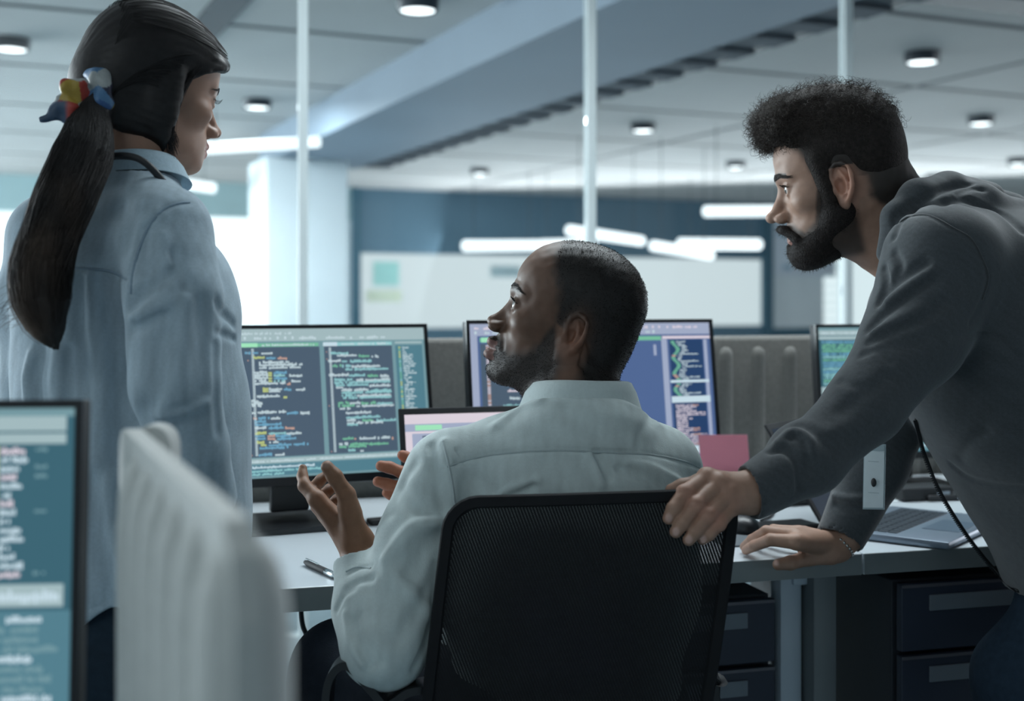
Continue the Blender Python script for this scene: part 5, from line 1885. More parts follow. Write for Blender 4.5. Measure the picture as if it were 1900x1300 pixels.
    u = np.cross(ax_, [0, 1, 0]); u /= np.linalg.norm(u); v = np.cross(ax_, u)
    for k in range(26):
        a = 2 * math.pi * k / 26
        q_ = W2 + ax_ * .004 + .0285 * (math.cos(a) * u + math.sin(a) * v)
        b.lathe(q_, [(.0003, -.003), (.0022, -.002), (.003, 0), (.0022, .002), (.0003, .003)], 8)
    o = b.build('bracelet', m_silver, t, smooth=True); o.data.transform(Matrix.Translation(-t.location))
    return t


leaning_man = leaning()

# ------------------------------------------------------------------ name badge hanging from his neck
m_badge = mat('badge_plastic', srgb(216, 226, 230), .25, var=.03, vscale=60)
m_clear = mat('badge_sleeve', srgb(168, 184, 190), .12, var=.03, vscale=60)
bt = P(1622, 822, 1.90)
t = empty('id_badge', tuple(bt), math.radians(-28), 'white plastic name badge dangling under the grey sleeve', 'badge')
b = MB(); b.prism([(-.0145, 0, -.006), (.0155, 0, -.005), (.0135, 0, -.098), (-.0165, 0, -.100)], (0, .0026, 0)); b.build('card', m_badge, t)
b = MB(); b.prism([(-.016, .0028, -.002), (.017, .0028, -.001), (.015, .0028, -.101), (-.018, .0028, -.103)], (0, .0012, 0)); b.build('sleeve_back', m_clear, t)
b = MB(); b.prism([(-.014, -.0012, -.002), (.015, -.0012, -.001), (.0148, -.0012, -.011), (-.0142, -.0012, -.012)], (0, .0012, 0)); b.build('holder_top', m_clear, t)
b = MB(); b.lathe((0, 0, 0), [(.0001, -.0006), (.0050, -.0006), (.0050, .0002)], 28, M=np.array([[.78, 0, 0], [0, 0, 1], [0, 1.35, 0]]))
for v in b.bm.verts: v.co = Vector((v.co.x - .0005, v.co.y - .0012, v.co.z - .060))
b.build('dark_oval', m_blackm, t, smooth=True)
for i in range(2):
    b = MB(); b.box((-.001, -.0003, -.028 - .048 * i), (.016, .0004, .0008)); b.build('printed_line', m_clear, t)
b = MB(); b.tube([(0, -.0002, -.008), (-.003, -.002, .0), (-.0035, -.001, .010), (0, 0, .017), (.0035, .001, .010), (.003, .0005, .0), (0, 0, -.007)], .0011, 6); b.build('ring', m_silver, t, smooth=True)
cb = MB(); cb.tube(catmull([(0, 0, .016), (.004, .0, .10), (.012, .01, .20), tuple(P(1668, 480, 1.93) - bt)], 6), .0016, 6); cb.build('cord', m_blackm, t, smooth=True)
# ================================================================== THE STANDING WOMAN
m_skin_w = tone_mat('skin_brown', .48, .2, 1400, .12, var=.05, vscale=90, spec=.4)
m_denim = tone_mat('light_denim', .9, .5, 900, 0, var=.06, vscale=260, spec=.12, sheen=.15, coarse=.35, cscale=13, weave=(1, 1, .5))
m_hair_w = tone_mat('long_dark_hair', .5, .12, 500, 0, var=.2, vscale=120, spec=.28, dist=.001)
m_strand_w = tone_mat('long_hair_strand', .42, 0, 100, 0, var=.2, vscale=60, spec=.4)
m_jeans_w = mat('navy_jeans', (.012, .024, .038), .9, bump=.4, scale=700, var=.15, vscale=90, spec=.2)

hxW = Xf(tuple(P(288, 166, 1.70)), head_rot(50, -11, -2), .885)


def woman():
    t = empty('person', (float(P(225, 600, 1.63)[0]), 1.63, 0), 0,
              'standing woman with a long dark ponytail and light blue denim shirt, seen from behind', 'person')
    S = Sdf()
    head(S, hxW, nose=.35, lips=1.15, brow=.85, jaw=.88, ear_s=.95, ear_y=.010, nose_w=.9, eye_open=.6, ears=False)
    S.xf = ID
    nb = P(243, 345, 1.665)
    S.rc(hxW.w((0, -.030, -.03)), nb, .047, .050, .03)
    # near hand, resting low in front of her
    L = Sdf()
    W = P(392, 948, 1.585)
    mc = [P(412, 1000, 1.605), P(405, 1005, 1.590), P(398, 1006, 1.578), P(390, 1004, 1.568)]
    L.rc(P(378, 900, 1.57), W, .026, .022, .01)
    for m_ in mc: L.rc(W, m_, .017, .0105, .01)
    for m_, k in zip(mc, (1, 1.08, 1, .8)):
        L.chain([m_, m_ + V3(.008, .004, -.030 * k), m_ + V3(.006, .012, -.050 * k), m_ + V3(.0, .016, -.066 * k)], [.0095, .0082, .0072, .0062], .002)
    L.chain([W, P(415, 985, 1.615), P(422, 1010, 1.62), P(420, 1032, 1.62)], [.016, .011, .009, .007], .005)
    B = Sdf()
    B.ellcap(P(215, 560, 1.65), P(228, 1050, 1.65), .10, .11, (0, 1, 0), .75, .03)
    B.chain([nb, P(220, 480, 1.655)], [.045, .07], .02)
    B.chain([P(220, 470, 1.65), P(310, 460, 1.57), P(325, 715, 1.52), W], [.05, .04, .034, .021], .02)
    B.chain([P(220, 470, 1.65), P(105, 470, 1.70), P(82, 720, 1.72), P(105, 930, 1.78), P(112, 1010, 1.79)], [.05, .04, .034, .022, .018], .02)
    for dx, dy in ((-.085, .03), (.085, -.03)):
        c = P(230, 1100, 1.64)
        B.chain([(c[0] + dx, c[1] + dy, .70), (c[0] + dx, c[1] + dy, .40), (c[0] + dx * .95, c[1] + dy, .08)], [.075, .05, .035], .02)

    def tone(p):
        l = hxW.loc(p); x, y, z = l[:, 0], l[:, 1], l[:, 2]
        c = np.tile(np.array([.36, .205, .145], np.float32), (len(p), 1))
        inh = (np.abs(x) < .11) & (np.abs(y) < .16) & (z > -.15)
        bm_ = np.exp(-(((z - .0205) / .0032) ** 4)) * (np.abs(x) > .010) * (np.abs(x) < .050) * (y > .055) * inh
        c = c * (1 - .9 * bm_[:, None]) + np.array([.02, .014, .012], np.float32) * .9 * bm_[:, None]
        lip = (np.abs(x) < .026) & (y > .080) & (z < -.0625) & (z > -.088) & inh
        lm = lip[:, None] * .7
        c = c * (1 - lm) + np.array([.36, .13, .12], np.float32) * lm
        lid = np.exp(-(((z - .004) / .0022) ** 2)) * (np.abs(np.abs(x) - .031) < .015) * (y > .07) * inh
        c = c * (1 - .85 * lid[:, None])
        return c
    sobj('body', [(S, (-.66, 1.50, .98), (-.34, 1.87, 1.62), .0024),
                  (L, (-.44, 1.50, .74), (-.34, 1.66, .93), .0022),
                  (B, (-.85, 1.40, .03), (-.25, 1.95, 1.25), .010)], m_skin_w, t, tone)
    eyes(t, hxW, look=(0, -18))
    brows(S, hxW, t, m_strand, np.random.RandomState(2), arch=.003, thick=.0028, n=160, z0=.020)
    # lashes
    cur = []
    for s in (-1, 1):
        for k in range(12):
            f = k / 11.0
            x_ = s * (.020 + .024 * f); y_ = .0885 - .010 * f
            a = hxW.w((x_, y_ - .001, .0045)); b_ = hxW.w((x_ + s * .002 * f, y_ + .008, .0035)); c_ = hxW.w((x_ + s * .004 * f, y_ + .0125, .0075))
            cur.append(np.array(catmull([a, b_, c_], 3)))
    strands('eyelashes', cur, .0002, m_strand, t)

    # ---- hair
    C = Sdf(); C.xf = hxW
    C.ell((0, -.016, .042), (.0845, .102, .090), 0)
    C.ell((0, -.062, -.012), (.070, .056, .070), .04)
    C.ell((0, .031, .057), (.071, .061, .050), .03)
    for s in (-1, 1):
        C.chain([(s * .030, .090, .062), (s * .056, .066, .048), (s * .068, .047, .030)], [.010, .014, .012], .014)
        C.chain([(s * .074, .000, .015), (s * .0755, -.006, -.045), (s * .070, -.002, -.080), (s * .064, .006, -.100)], [.012, .0105, .0085, .003], .010)
        C.ell((s * .052, -.040, -.058), (.026, .040, .036), .02)
        C.ell((s * .075, -.012, -.035), (.014, .026, .045), .02)
    belowline(C, [-.16, -.10, -.07, -.03, -.012, .006, .014, .022, .040, .062, .09, .12], [-.080, -.080, -.085, -.088, -.11, -.12, .004, .012, .028, .040, .052, .055])
    C.xf = ID

    def strk(p):
        l = hxW.loc(p)
        a = np.arctan2(l[:, 0], l[:, 2] + .02) ; r_ = l[:, 1]
        return (np.sin(a * 46 + r_ * 22 + 1.5 * np.sin(a * 9)) * .0003 + np.sin(a * 101 + r_ * 35) * .00022).astype(np.float32)
    C.disp(strk, hxW.c, .22)
    C.rc(hxW.w((0, -.080, -.020)), P(172, 190, 1.606), .040, .024, .03)
    # ponytail
    pt = [P(168, 205, 1.598), P(163, 250, 1.572), P(153, 291, 1.550), P(119, 372, 1.510), P(93, 440, 1.485), P(77, 500, 1.470), P(76, 556, 1.462), P(86, 602, 1.462), P(104, 645, 1.468)]
    pr = [.022, .030, .0355, .0350, .0320, .0340, .0315, .021, .003]
    C.tubechain(pt, pr, .015)

    def strk2(p):
        z = p[:, 2]
        cx = np.interp(z, [q_[2] for q_ in pt][::-1], [q_[0] for q_ in pt][::-1]); cy = np.interp(z, [q_[2] for q_ in pt][::-1], [q_[1] for q_ in pt][::-1])
        a = np.arctan2(p[:, 1] - cy, p[:, 0] - cx)
        m_ = sst(1.42 - z, 0, .05)
        return ((np.sin(a * 5 + z * 9) * .0012 + np.sin(a * 23 + z * 14) * .0003) * m_).astype(np.float32)
    C.disp(strk2, P(110, 420, 1.50), .32)

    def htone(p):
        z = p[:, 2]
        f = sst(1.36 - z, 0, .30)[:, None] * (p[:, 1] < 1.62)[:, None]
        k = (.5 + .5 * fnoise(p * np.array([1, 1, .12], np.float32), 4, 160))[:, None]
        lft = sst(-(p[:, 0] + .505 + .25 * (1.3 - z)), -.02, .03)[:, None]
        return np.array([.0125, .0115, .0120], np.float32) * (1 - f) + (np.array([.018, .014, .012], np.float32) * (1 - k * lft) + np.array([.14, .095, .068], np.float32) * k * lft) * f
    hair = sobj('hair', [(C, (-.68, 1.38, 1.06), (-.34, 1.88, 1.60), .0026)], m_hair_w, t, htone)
    rnd = np.random.RandomState(11)
    cur = []
    PT = np.array(catmull(pt, 6)); PRr = np.interp(np.linspace(0, 8, len(PT)), range(9), pr)
    tt = np.gradient(PT, axis=0); tt /= np.linalg.norm(tt, axis=1)[:, None]
    uu = np.cross(tt, [0, 1, 0]); uu /= np.linalg.norm(uu, axis=1)[:, None]; ww = np.cross(tt, uu)
    for k in range(1300):
        a = rnd.uniform(0, 6.28); rr = rnd.uniform(.97, 1.05); i0 = 0; i1 = rnd.randint(len(PT) * 2 // 3, len(PT))
        tw = rnd.uniform(-.6, .6)
        s_ = np.arange(i0, i1)
        aa = a + tw * s_ / len(PT) + .08 * np.sin(s_ * .5 + k)
        rad = PRr[i0:i1] * rr + .002 * (s_ / len(PT)) ** 2 * rnd.uniform(-.2, 4.0 if k % 6 == 0 else 1.2)
        cur.append(PT[i0:i1] + rad[:, None] * (np.cos(aa)[:, None] * uu[i0:i1] + np.sin(aa)[:, None] * ww[i0:i1]))
    # wisps off the side and at the tip
    for k in range(26):
        q_ = P(62 + rnd.uniform(-25, 20), 545 + rnd.uniform(-40, 30), 1.45)
        cur.append(np.array(catmull([P(95, 470, 1.462), q_, q_ + V3(-.02 - .01 * rnd.rand(), -.004, -.012 - .012 * rnd.rand()), q_ + V3(-.036 - .012 * rnd.rand(), -.004, -.020 - .016 * rnd.rand())], 5)))
    for k in range(160):      # flyaways over the crown
        a = rnd.uniform(-1.2, 1.2); r1 = rnd.uniform(1.0, 1.03)
        q_ = [hxW.w((.086 * math.sin(a) * r1, yy * r1, .042 + .091 * math.cos(a) * math.sqrt(max(0, 1 - ((yy + .016) / .104) ** 2)) * r1)) for yy in np.linspace(.07, -.085, 9)]
        q_ += [hxW.w((.03 * math.sin(a), -.112, -.02))]
        cur.append(np.array(q_))
    for k in range(150):
        j = rnd.normal(size=3) * .0028; e = rnd.uniform(.75, 1.05)
        pts_ = [(.066, .052, .048), (.0755, .026, .030), (.0775, .012, .0), (.078, .004, -.035), (.0760, .004, -.068), (.069, .012, -.094 * e), (.062, .022, -.106 * e)]
        cur.append(np.array(catmull([hxW.w(tuple(np.array(q_) + j * (.5 + i * .12) + np.array([.0025, 0, 0]))) for i, q_ in enumerate(pts_)], 3)))
    # combed strands lying on the hair, from the hairline back to the tie
    q0 = []; meta = []
    for k in range(1500):
        a0 = rnd.uniform(-2.0, 2.0); sg = 1 if a0 > 0 else -1; ab = abs(a0)
        y0 = float(np.interp(ab, [0, .7, 1.2, 1.5, 1.8, 2.0], [.092, .088, .050, .004, -.02, -.03]))
        fs = np.linspace(rnd.uniform(0, .25), 1, 12)
        ys = y0 + (-.098 - y0) * fs; aa = a0 + sg * max(0, 2.5 - ab) * fs ** 2.2
        meta.append((ys, aa))
    Y_ = np.array([m_[0] for m_ in meta]).ravel(); A_ = np.array([m_[1] for m_ in meta]).ravel()
    lo_ = np.full(len(Y_), .02); hi_ = np.full(len(Y_), .14)
    def pos(r_): return np.stack([np.sin(A_) * r_, Y_, .025 + np.cos(A_) * r_], -1)
    for _ in range(11):
        md = (lo_ + hi_) / 2
        wp_ = (hxW.c + hxW.s * (pos(md) @ hxW.R.T)).astype(np.float32)
        ins = C.ev(wp_) < 0
        lo_ = np.where(ins, md, lo_); hi_ = np.where(ins, hi_, md)
    rr_ = lo_ + np.repeat(rnd.uniform(-.0004, .0012, len(meta)), 12)
    wp_ = (hxW.c + hxW.s * (pos(rr_) @ hxW.R.T)).reshape(-1, 12, 3)
    lr = lo_.reshape(-1, 12)
    for i in range(len(meta)):
        if lr[i].min() > .021 and np.abs(np.diff(lr[i])).max() < .045:
            cur.append(np.array(catmull(list(wp_[i]), 2)))
    st = strands('long_strands', cur, .00040, m_hair_w, t)
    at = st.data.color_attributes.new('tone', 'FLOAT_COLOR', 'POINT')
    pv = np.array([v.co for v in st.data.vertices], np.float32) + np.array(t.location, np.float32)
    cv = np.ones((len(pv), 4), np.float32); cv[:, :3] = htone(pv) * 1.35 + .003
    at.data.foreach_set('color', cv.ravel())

    # ---- patterned scarf tied round the ponytail
    K = Sdf()
    c0 = P(178, 178, 1.612)
    ax_ = np.array(hxW.R @ np.array([0, -1, -.35])); ax_ /= np.linalg.norm(ax_)
    u = np.cross(ax_, [0, 0, 1]); u /= np.linalg.norm(u); v = np.cross(ax_, u)
    ring = [c0 + .026 * (math.cos(a) * u + math.sin(a) * v) + ax_ * .003 * math.sin(3 * a) for a in np.linspace(0, 6.2832, 15)]
    K.chain(ring, [.0105 + .003 * math.sin(i * 2.3) for i in range(15)], .006)
    K.ell(P(150, 172, 1.585), (.016, .013, .013), .004)
    K.chain([P(150, 172, 1.582), P(136, 163, 1.575), P(122, 160, 1.57)], [.010, .011, .009], .004)
    K.chain([P(152, 165, 1.58), P(156, 154, 1.575)], [.009, .006], .004)
    K.ellcap(P(148, 185, 1.585), P(118, 203, 1.57), .014, .017, (.3, 1, 0), .45, .004)
    K.ellcap(P(118, 203, 1.57), P(78, 220, 1.565), .017, .003, (.3, 1, 0), .45, .003)
    K.disp(lambda p: fnoise(p, 12, 260) * .0016, c0, .12)

    def stone(p):
        pal = np.array([[.55, .05, .03], [.62, .42, .06], [.05, .16, .42], [.12, .30, .55], [.02, .03, .08], [.55, .6, .6], [.5, .12, .04], [.03, .09, .30]], np.float32)
        rr = np.random.RandomState(3); seeds = (c0 + rr.uniform(-1, 1, (90, 3)) * np.array([.09, .06, .05])).astype(np.float32)
        idx = rr.randint(0, 8, 90)
        k = np.argmin(((p[:, None, :] - seeds[None]) ** 2).sum(-1), 1)
        c = pal[idx[k]] * .55
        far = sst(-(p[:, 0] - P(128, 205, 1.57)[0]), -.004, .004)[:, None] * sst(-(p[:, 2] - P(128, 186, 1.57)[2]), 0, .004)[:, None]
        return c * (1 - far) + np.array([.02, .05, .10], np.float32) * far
    sobj('hair_scarf', [(K, (-.68, 1.52, 1.36), (-.48, 1.68, 1.47), .0016)], tone_mat('scarf_silk', .5, .2, 900, 0, var=.05, vscale=200), t, stone)

    # ---- denim shirt
    C = Sdf()
    fdir = (math.sin(math.radians(22)), math.cos(math.radians(22)), 0)
    C.ellcap(P(212, 560, 1.635), P(222, 1035, 1.635), .148, .158, fdir, .70, .03)
    C.ell(P(330, 600, 1.70), (.085, .085, .12), .06)
    C.rc(P(345, 780, 1.69), P(340, 980, 1.69), .085, .090, .06)
    C.rc(P(240, 375, 1.655), P(312, 425, 1.580), .050, .056, .035)
    C.rc(P(240, 375, 1.655), P(100, 432, 1.700), .050, .054, .035)
    C.ell(P(243, 352, 1.660), (.062, .060, .030), .02)
    C.chain([P(308, 438, 1.572), P(322, 560, 1.535), P(325, 715, 1.510), P(352, 830, 1.535), P(388, 932, 1.578)], [.060, .060, .056, .050, .038], .009)
    C.chain([P(98, 445, 1.705), P(78, 560, 1.71), P(80, 725, 1.72), P(100, 850, 1.76), P(108, 960, 1.785)], [.058, .056, .050, .044, .034], .02)
    C.rc(P(388, 928, 1.578), P(400, 962, 1.594), .030, .038, .003, kind='s')
    C.ell(P(246, 318, 1.665), (.048, .048, .018), .004, kind='s')
    # curved hem: cut below it
    hz = .742
    C._op('s', lambda p: (p[:, 2] - (hz - .022 + .085 * np.clip(np.abs(p[:, 0] + .53) / .22, 0, 1) ** 2 * .0 + .055 * sst(p[:, 0], -.575, -.49)).astype(np.float32)) * .9, .003, (-.5, 1.6, .7), .6)
    C.pfolds([
        ([(352, 374), (330, 378), (305, 388), (282, 412), (262, 452), (246, 500), (241, 548)], .0022, .003),
        ([(134, 496), (170, 499), (205, 503), (236, 520)], .0020, .003),
        ([(243, 568), (262, 548), (292, 522), (322, 505)], .0075, .008),
        ([(246, 590), (275, 580), (310, 560)], -.004, .009),
        ([(244, 610), (270, 600), (300, 585)], .0045, .008),
        ([(322, 470), (330, 500), (345, 530)], .004, .008), ([(300, 440), (310, 480), (330, 505)], -.003, .009),
        ([(268, 430), (262, 470), (280, 500)], .004, .008),
        ([(190, 520), (205, 570), (224, 640), (230, 740), (230, 850), (234, 960)], .010, .013),
        ([(172, 520), (176, 600), (184, 700), (182, 850)], -.0045, .012),
        ([(150, 520), (148, 620), (160, 740)], .0035, .010),
        ([(345, 560), (342, 640), (338, 740)], -.0035, .009),
        ([(300, 620), (292, 680), (275, 740), (262, 770)], .0040, .010),
        ([(330, 650), (322, 720), (300, 770)], -.0030, .009),
        ([(375, 560), (380, 640), (378, 720)], .0030, .009),
        ([(300, 790), (340, 782), (380, 765)], .0035, .006), ([(310, 772), (345, 764), (385, 748)], -.003, .006),
        ([(404, 560), (412, 580), (432, 600)], .0035, .006), ([(402, 615), (418, 622), (434, 628)], .0035, .004),
        ([(402, 640), (404, 720), (408, 800)], .004, .006),
        ([(60, 660), (50, 700), (52, 740)], -.006, .007), ([(75, 650), (68, 700), (70, 740)], .006, .008),
        ([(110, 655), (105, 700), (108, 740)], -.0065, .009), ([(128, 650), (130, 700), (128, 740)], .005, .007),
        ([(170, 900), (180, 980), (200, 1060), (205, 1110)], .004, .012), ([(205, 900), (215, 1000), (225, 1090)], -.003, .012),
        ([(150, 1128), (180, 1126), (210, 1112), (240, 1094)], .0014, .003),
        ([(225, 385), (240, 420), (235, 460)], .0025, .012), ([(290, 395), (270, 415), (262, 440)], -.002, .008)], 2.0)
    C.disp(lambda p: fnoise(p * np.array([1, 1, .5], np.float32), 15, 30) * .0026 + fnoise(p, 19, 80) * .0007, P(230, 700, 1.62), .8)

    def dtone(p):
        c = np.tile(np.array([.33, .42, .485], np.float32), (len(p), 1))
        return c * (1 + .07 * fnoise(p * np.array([1, 1, .2], np.float32), 2, 500)[:, None])
    sobj('denim_shirt', [(C, (-.86, 1.38, .68), (-.28, 1.95, 1.32), .0032)], m_denim, t, dtone)
    seam(t, C, [(352, 376), (330, 378), (305, 388), (282, 412), (262, 452), (248, 500), (243, 545)], 'armhole_seam', m_denim, (.22, .30, .37), .0013)
    seam(t, C, [(140, 497), (170, 499), (205, 503), (236, 518)], 'yoke_seam', m_denim, (.24, .32, .39), .0013)
    make_collar(t, P(250, 312, 1.668), head_rot(24, 2, 8), .80, m_denim, (.38, .50, .58), drop=.022)
    # black lanyard strap lying round the collar
    lp = catmull([P(188, 298, 1.60), P(205, 291, 1.592), P(228, 289, 1.589), P(250, 292, 1.587), P(268, 301, 1.586), P(284, 315, 1.590), P(298, 331, 1.597), P(311, 347, 1.610), P(322, 362, 1.635), P(332, 380, 1.67)], 5)
    b = MB(); b.tube(lp, [.0048] * len(lp), 6); o = b.build('lanyard_strap', m_blackm, t, smooth=True); o.data.transform(Matrix.Translation(-t.location))

    # ---- jeans and shoes
    T = Sdf()
    c = P(230, 1100, 1.64)
    T.ellcap((c[0], c[1], .80), (c[0], c[1], .70), .135, .155, fdir, .72, .02)
    for dx, dy in ((-.085, .03), (.085, -.03)):
        T.chain([(c[0] + dx, c[1] + dy, .68), (c[0] + dx, c[1] + dy, .42), (c[0] + dx * .95, c[1] + dy, .10)], [.098, .070, .052], .03)
    T.disp(lambda p: fnoise(p, 4, 40) * .003, c, .9)
    sobj('jeans', [(T, (-.85, 1.40, .06), (-.28, 1.90, .86), .006)], m_jeans_w, t)
    for dx, dy in ((-.08, .03), (.08, -.03)):
        Q = Sdf(); x_, y_ = c[0] + dx, c[1] + dy
        Q.ell((x_ + .02, y_ + .05, .042), (.042, .120, .040), 0); Q.ell((x_, y_, .08), (.040, .045, .05), .03)
        Q.ell((x_, y_, -.05), (.3, .3, .053), 0, kind='s')
        sobj('shoe', [(Q, (x_ - .09, y_ - .12, -.01), (x_ + .11, y_ + .20, .15), .006)], m_shoe, t)
    return t


standing_woman = woman()
# ================================================================== THE OFFICE CHAIR
m_mesh = bpy.data.materials.new('chair_mesh_fabric'); m_mesh.use_nodes = True
nt = m_mesh.node_tree
b = nt.nodes['Principled BSDF']
b.inputs['Base Color'].default_value = (.010, .011, .013, 1); b.inputs['Roughness'].default_value = .8; b.inputs['Specular IOR Level'].default_value = .2
uvn = nt.nodes.new('ShaderNodeUVMap')
sep = nt.nodes.new('ShaderNodeSeparateXYZ'); nt.links.new(uvn.outputs[0], sep.inputs[0])


def mth(op, a, b_=None):
    n = nt.nodes.new('ShaderNodeMath'); n.operation = op
    for i, v in enumerate((a, b_)):
        if v is None: continue
        if isinstance(v, (int, float)): n.inputs[i].default_value = v
        else: nt.links.new(v, n.inputs[i])
    return n.outputs[0]


PIT = 2 * math.pi / .0040          # weave pitch 4 mm, uv in metres
su = mth('SINE', mth('MULTIPLY', mth('ADD', sep.outputs[0], mth('MULTIPLY', sep.outputs[1], .5)), PIT))
sv = mth('SINE', mth('MULTIPLY', sep.outputs[1], PIT))
pr_ = mth('MULTIPLY', su, sv)
hole = mth('GREATER_THAN', pr_, .80)
trn = nt.nodes.new('ShaderNodeBsdfTransparent'); mix = nt.nodes.new('ShaderNodeMixShader')
nt.links.new(hole, mix.inputs[0]); nt.links.new(b.outputs[0], mix.inputs[1]); nt.links.new(trn.outputs[0], mix.inputs[2])
bmp = nt.nodes.new('ShaderNodeBump'); bmp.inputs['Strength'].default_value = .6; bmp.inputs['Distance'].default_value = .0006
nt.links.new(mth('ABSOLUTE', pr_), bmp.inputs['Height']); nt.links.new(bmp.outputs[0], b.inputs['Normal'])
nt.links.new(mix.outputs[0], nt.nodes['Material Output'].inputs[0])


m_chairfr = mat('chair_frame', (.010, .011, .013), .75, bump=.2, scale=900, var=.1, vscale=60, spec=.2)


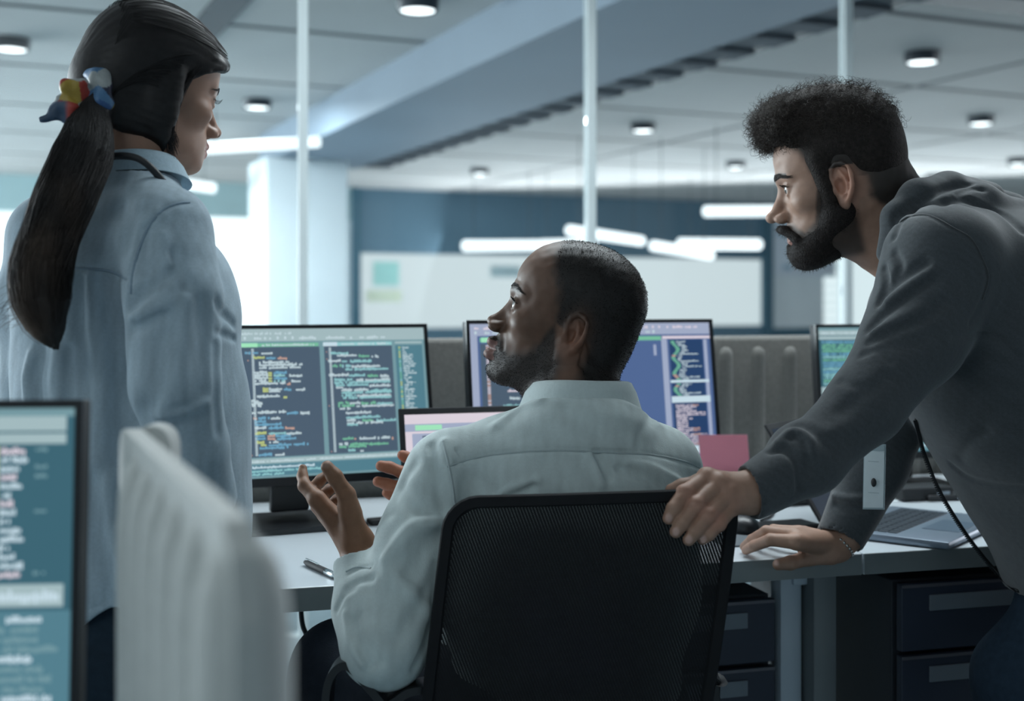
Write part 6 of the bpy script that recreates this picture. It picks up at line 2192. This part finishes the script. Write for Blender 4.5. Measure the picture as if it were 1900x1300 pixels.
def chair():
    t = empty('office_chair', (.06, 1.74, 0), 0, 'black mesh-backed office chair the seated man sits in', 'chair')
    org = np.array(t.location)
    def fix(o): o.data.transform(Matrix.Translation(-t.location)); return o
    # corners of the back in the room
    TL, TR = P(836, 931, 1.590), P(1364, 914, 1.590)
    BL, BR = P(783, 1395, 1.615), P(1296, 1395, 1.615)
    nrm = V3(0, -1, 0)

    def pt(s, q_):          # s across 0..1, q_ down 0..1
        a = TL * (1 - s) + TR * s; b_ = BL * (1 - s) + BR * s
        p = a * (1 - q_) + b_ * q_
        p = p + V3(0, -1, 0) * (.030 * (1 - (2 * s - 1) ** 2)) + V3(0, -.014, 0) * math.sin(q_ * 3.14)
        p = p + V3(0, 0, .0035) * (1 - (2 * s - 1) ** 2) * (1 - q_) ** 3
        return p
    # rounded outline in (s, q)
    W_ = np.linalg.norm(TR - TL); H_ = np.linalg.norm(BL - TL)
    rs, rq = .036 / W_, .036 / H_
    out = []
    for k in range(7):
        a = math.pi + k / 6 * math.pi / 2
        out.append((rs + rs * math.cos(a), rq + rq * math.sin(a)))
    for k in range(1, 20): out.append((rs + (1 - 2 * rs) * k / 20, 0))
    for k in range(7):
        a = -math.pi / 2 + k / 6 * math.pi / 2
        out.append((1 - rs + rs * math.cos(a), rq + rq * math.sin(a)))
    for k in range(1, 16): out.append((1, rq + (1 - rq) * k / 15))
    for k in range(1, 20): out.append((1 - k / 20, 1))
    for k in range(0, 15): out.append((0, 1 - (1 - rq) * k / 15))
    fr = [pt(*q_) for q_ in out]; fr.append(fr[0])
    b = MB()
    vs = []; n = len(fr) - 1
    for i in range(n):
        tg = fr[(i + 1) % n] - fr[i - 1]; tg /= np.linalg.norm(tg)
        yv = V3(0, 1, 0); sd = np.cross(tg, yv); sd /= np.linalg.norm(sd)
        for a, c in ((-.006, -.004), (.006, -.005), (.009, .0), (.006, .005), (-.006, .004), (-.008, 0)):
            vs.append(fr[i] - sd * a * 1.0 + yv * c)
    fs = []
    for i in range(n):
        j = (i + 1) % n
        for k in range(6):
            fs.append((i * 6 + k, j * 6 + k, j * 6 + (k + 1) % 6, i * 6 + (k + 1) % 6))
    b._new(vs, fs)
    fix(b.build('back_frame', m_chairfr, t, angle=50))
    # woven panel
    NS, NQ = 60, 60
    me = bpy.data.meshes.new('mesh_panel'); bm = bmesh.new(); uvl = bm.loops.layers.uv.new('UVMap')
    G = [[bm.verts.new(tuple(pt(i / NS, j / NQ) - org)) for i in range(NS + 1)] for j in range(NQ + 1)]
    for j in range(NQ):
        for i in range(NS):
            s, q_ = (i + .5) / NS, (j + .5) / NQ
            if q_ < rq and (s < rs or s > 1 - rs):
                cx = rs if s < rs else 1 - rs
                if ((s - cx) / rs) ** 2 + ((q_ - rq) / rq) ** 2 > 1: continue
            f = bm.faces.new((G[j][i], G[j + 1][i], G[j + 1][i + 1], G[j][i + 1])); f.smooth = True
            for l, (a, c) in zip(f.loops, ((i, j), (i, j + 1), (i + 1, j + 1), (i + 1, j))):
                l[uvl].uv = (a / NS * W_, c / NQ * H_)
    bm.to_mesh(me); bm.free()
    link_mesh('mesh_panel', me, t, [m_mesh])
    # spine, seat, mechanism
    c0 = (pt(.5, 1) + V3(0, 0, 0))
    b = MB(); b.tube(catmull([c0 + V3(0, -.005, .02), c0 + V3(0, .0, -.06), V3(.045, 1.63, .40), V3(.05, 1.72, .385)], 6), .022, 12); fix(b.build('back_support', m_black, t, smooth=True))
    Q = Sdf(); Q.ell((.055, 1.80, .455), (.25, .24, .042), 0); Q.ell((.055, 1.80, .425), (.25, .25, .03), .02)
    sobj('seat', [(Q, (-.25, 1.5, .36), (.36, 2.1, .54), .008)], m_blackm, t)
    b = MB(); b.box((.055, 1.79, .385), (.16, .22, .05), None, 0, .01); fix(b.build('tilt_mechanism', m_black, t))
    b = MB(); b.cyl((.055, 1.79, .10), (.055, 1.79, .37), .024, .018, 20); fix(b.build('gas_column', m_black, t, angle=40))
    for k in range(5):
        a = .5 + k * 2 * math.pi / 5; d = V3(math.cos(a), math.sin(a), 0)
        b = MB(); b.tube([V3(.055, 1.79, .12), V3(.055, 1.79, .105) + d * .14, V3(.055, 1.79, .075) + d * .27], [.024, .020, .014], 8)
        l = fix(b.build('base_leg', m_black, t, smooth=True))
        w = V3(.055, 1.79, .030) + d * .27; sx = np.cross(d, [0, 0, 1])
        b = MB(); b.cyl(w - sx * .022, w + sx * .022, .028, n=18); b.cyl(w, w + V3(0, 0, .04), .006, n=8); fix(b.build('castor', m_blackm, l))
        l.children[0].location = (0, 0, 0)

    def strap(pts, wid, th, name, yv=V3(0, 1, 0)):
        pts = catmull(pts, 6); vs = []; fs = []
        n = len(pts)
        for i, p in enumerate(pts):
            tg = pts[min(i + 1, n - 1)] - pts[max(i - 1, 0)]; tg /= np.linalg.norm(tg)
            sd = np.cross(tg, yv); sd /= np.linalg.norm(sd)
            for a, c in ((-wid / 2, -th / 2), (-wid / 2 + .004, -th * .62), (wid / 2 - .004, -th * .62), (wid / 2, -th / 2), (wid / 2, th / 2), (-wid / 2, th / 2)):
                vs.append(p + yv * a + sd * c)
        for i in range(n - 1):
            for k in range(6): fs.append((i * 6 + k, (i + 1) * 6 + k, (i + 1) * 6 + (k + 1) % 6, i * 6 + (k + 1) % 6))
        fs += [tuple(range(6))[::-1], tuple((n - 1) * 6 + k for k in range(6))]
        b = MB(); b._new(vs, fs)
        return fix(b.build(name, m_black, t, angle=50))
    Y = 1.625
    strap([P(690, 1440, Y), P(612, 1380, Y), P(608, 1300, Y), P(616, 1250, Y), P(640, 1226, Y), P(664, 1240, Y), P(695, 1276, Y), P(716, 1298, Y), P(735, 1292, Y), P(760, 1276, Y), P(795, 1270, 1.63)], .045, .010, 'armrest')
    strap([P(1270, 1420, 1.70), P(1316, 1380, 1.70), P(1322, 1320, 1.70), P(1320, 1262, 1.70), P(1326, 1250, 1.70)], .040, .014, 'armrest')
    Q = Sdf(); Q.ell(P(1332, 1247, 1.70), (.0210, .055, .0120), 0); Q.rc(P(1322, 1252, 1.70), P(1320, 1300, 1.70), .011, .012, .008)
    sobj('arm_pad', [(Q, P(1280, 1300, 1.62) - V3(.0, .03, .02), P(1375, 1225, 1.9) + V3(.02, .03, .03), .003)], m_blackm, t)
    return t


office_chair = chair()
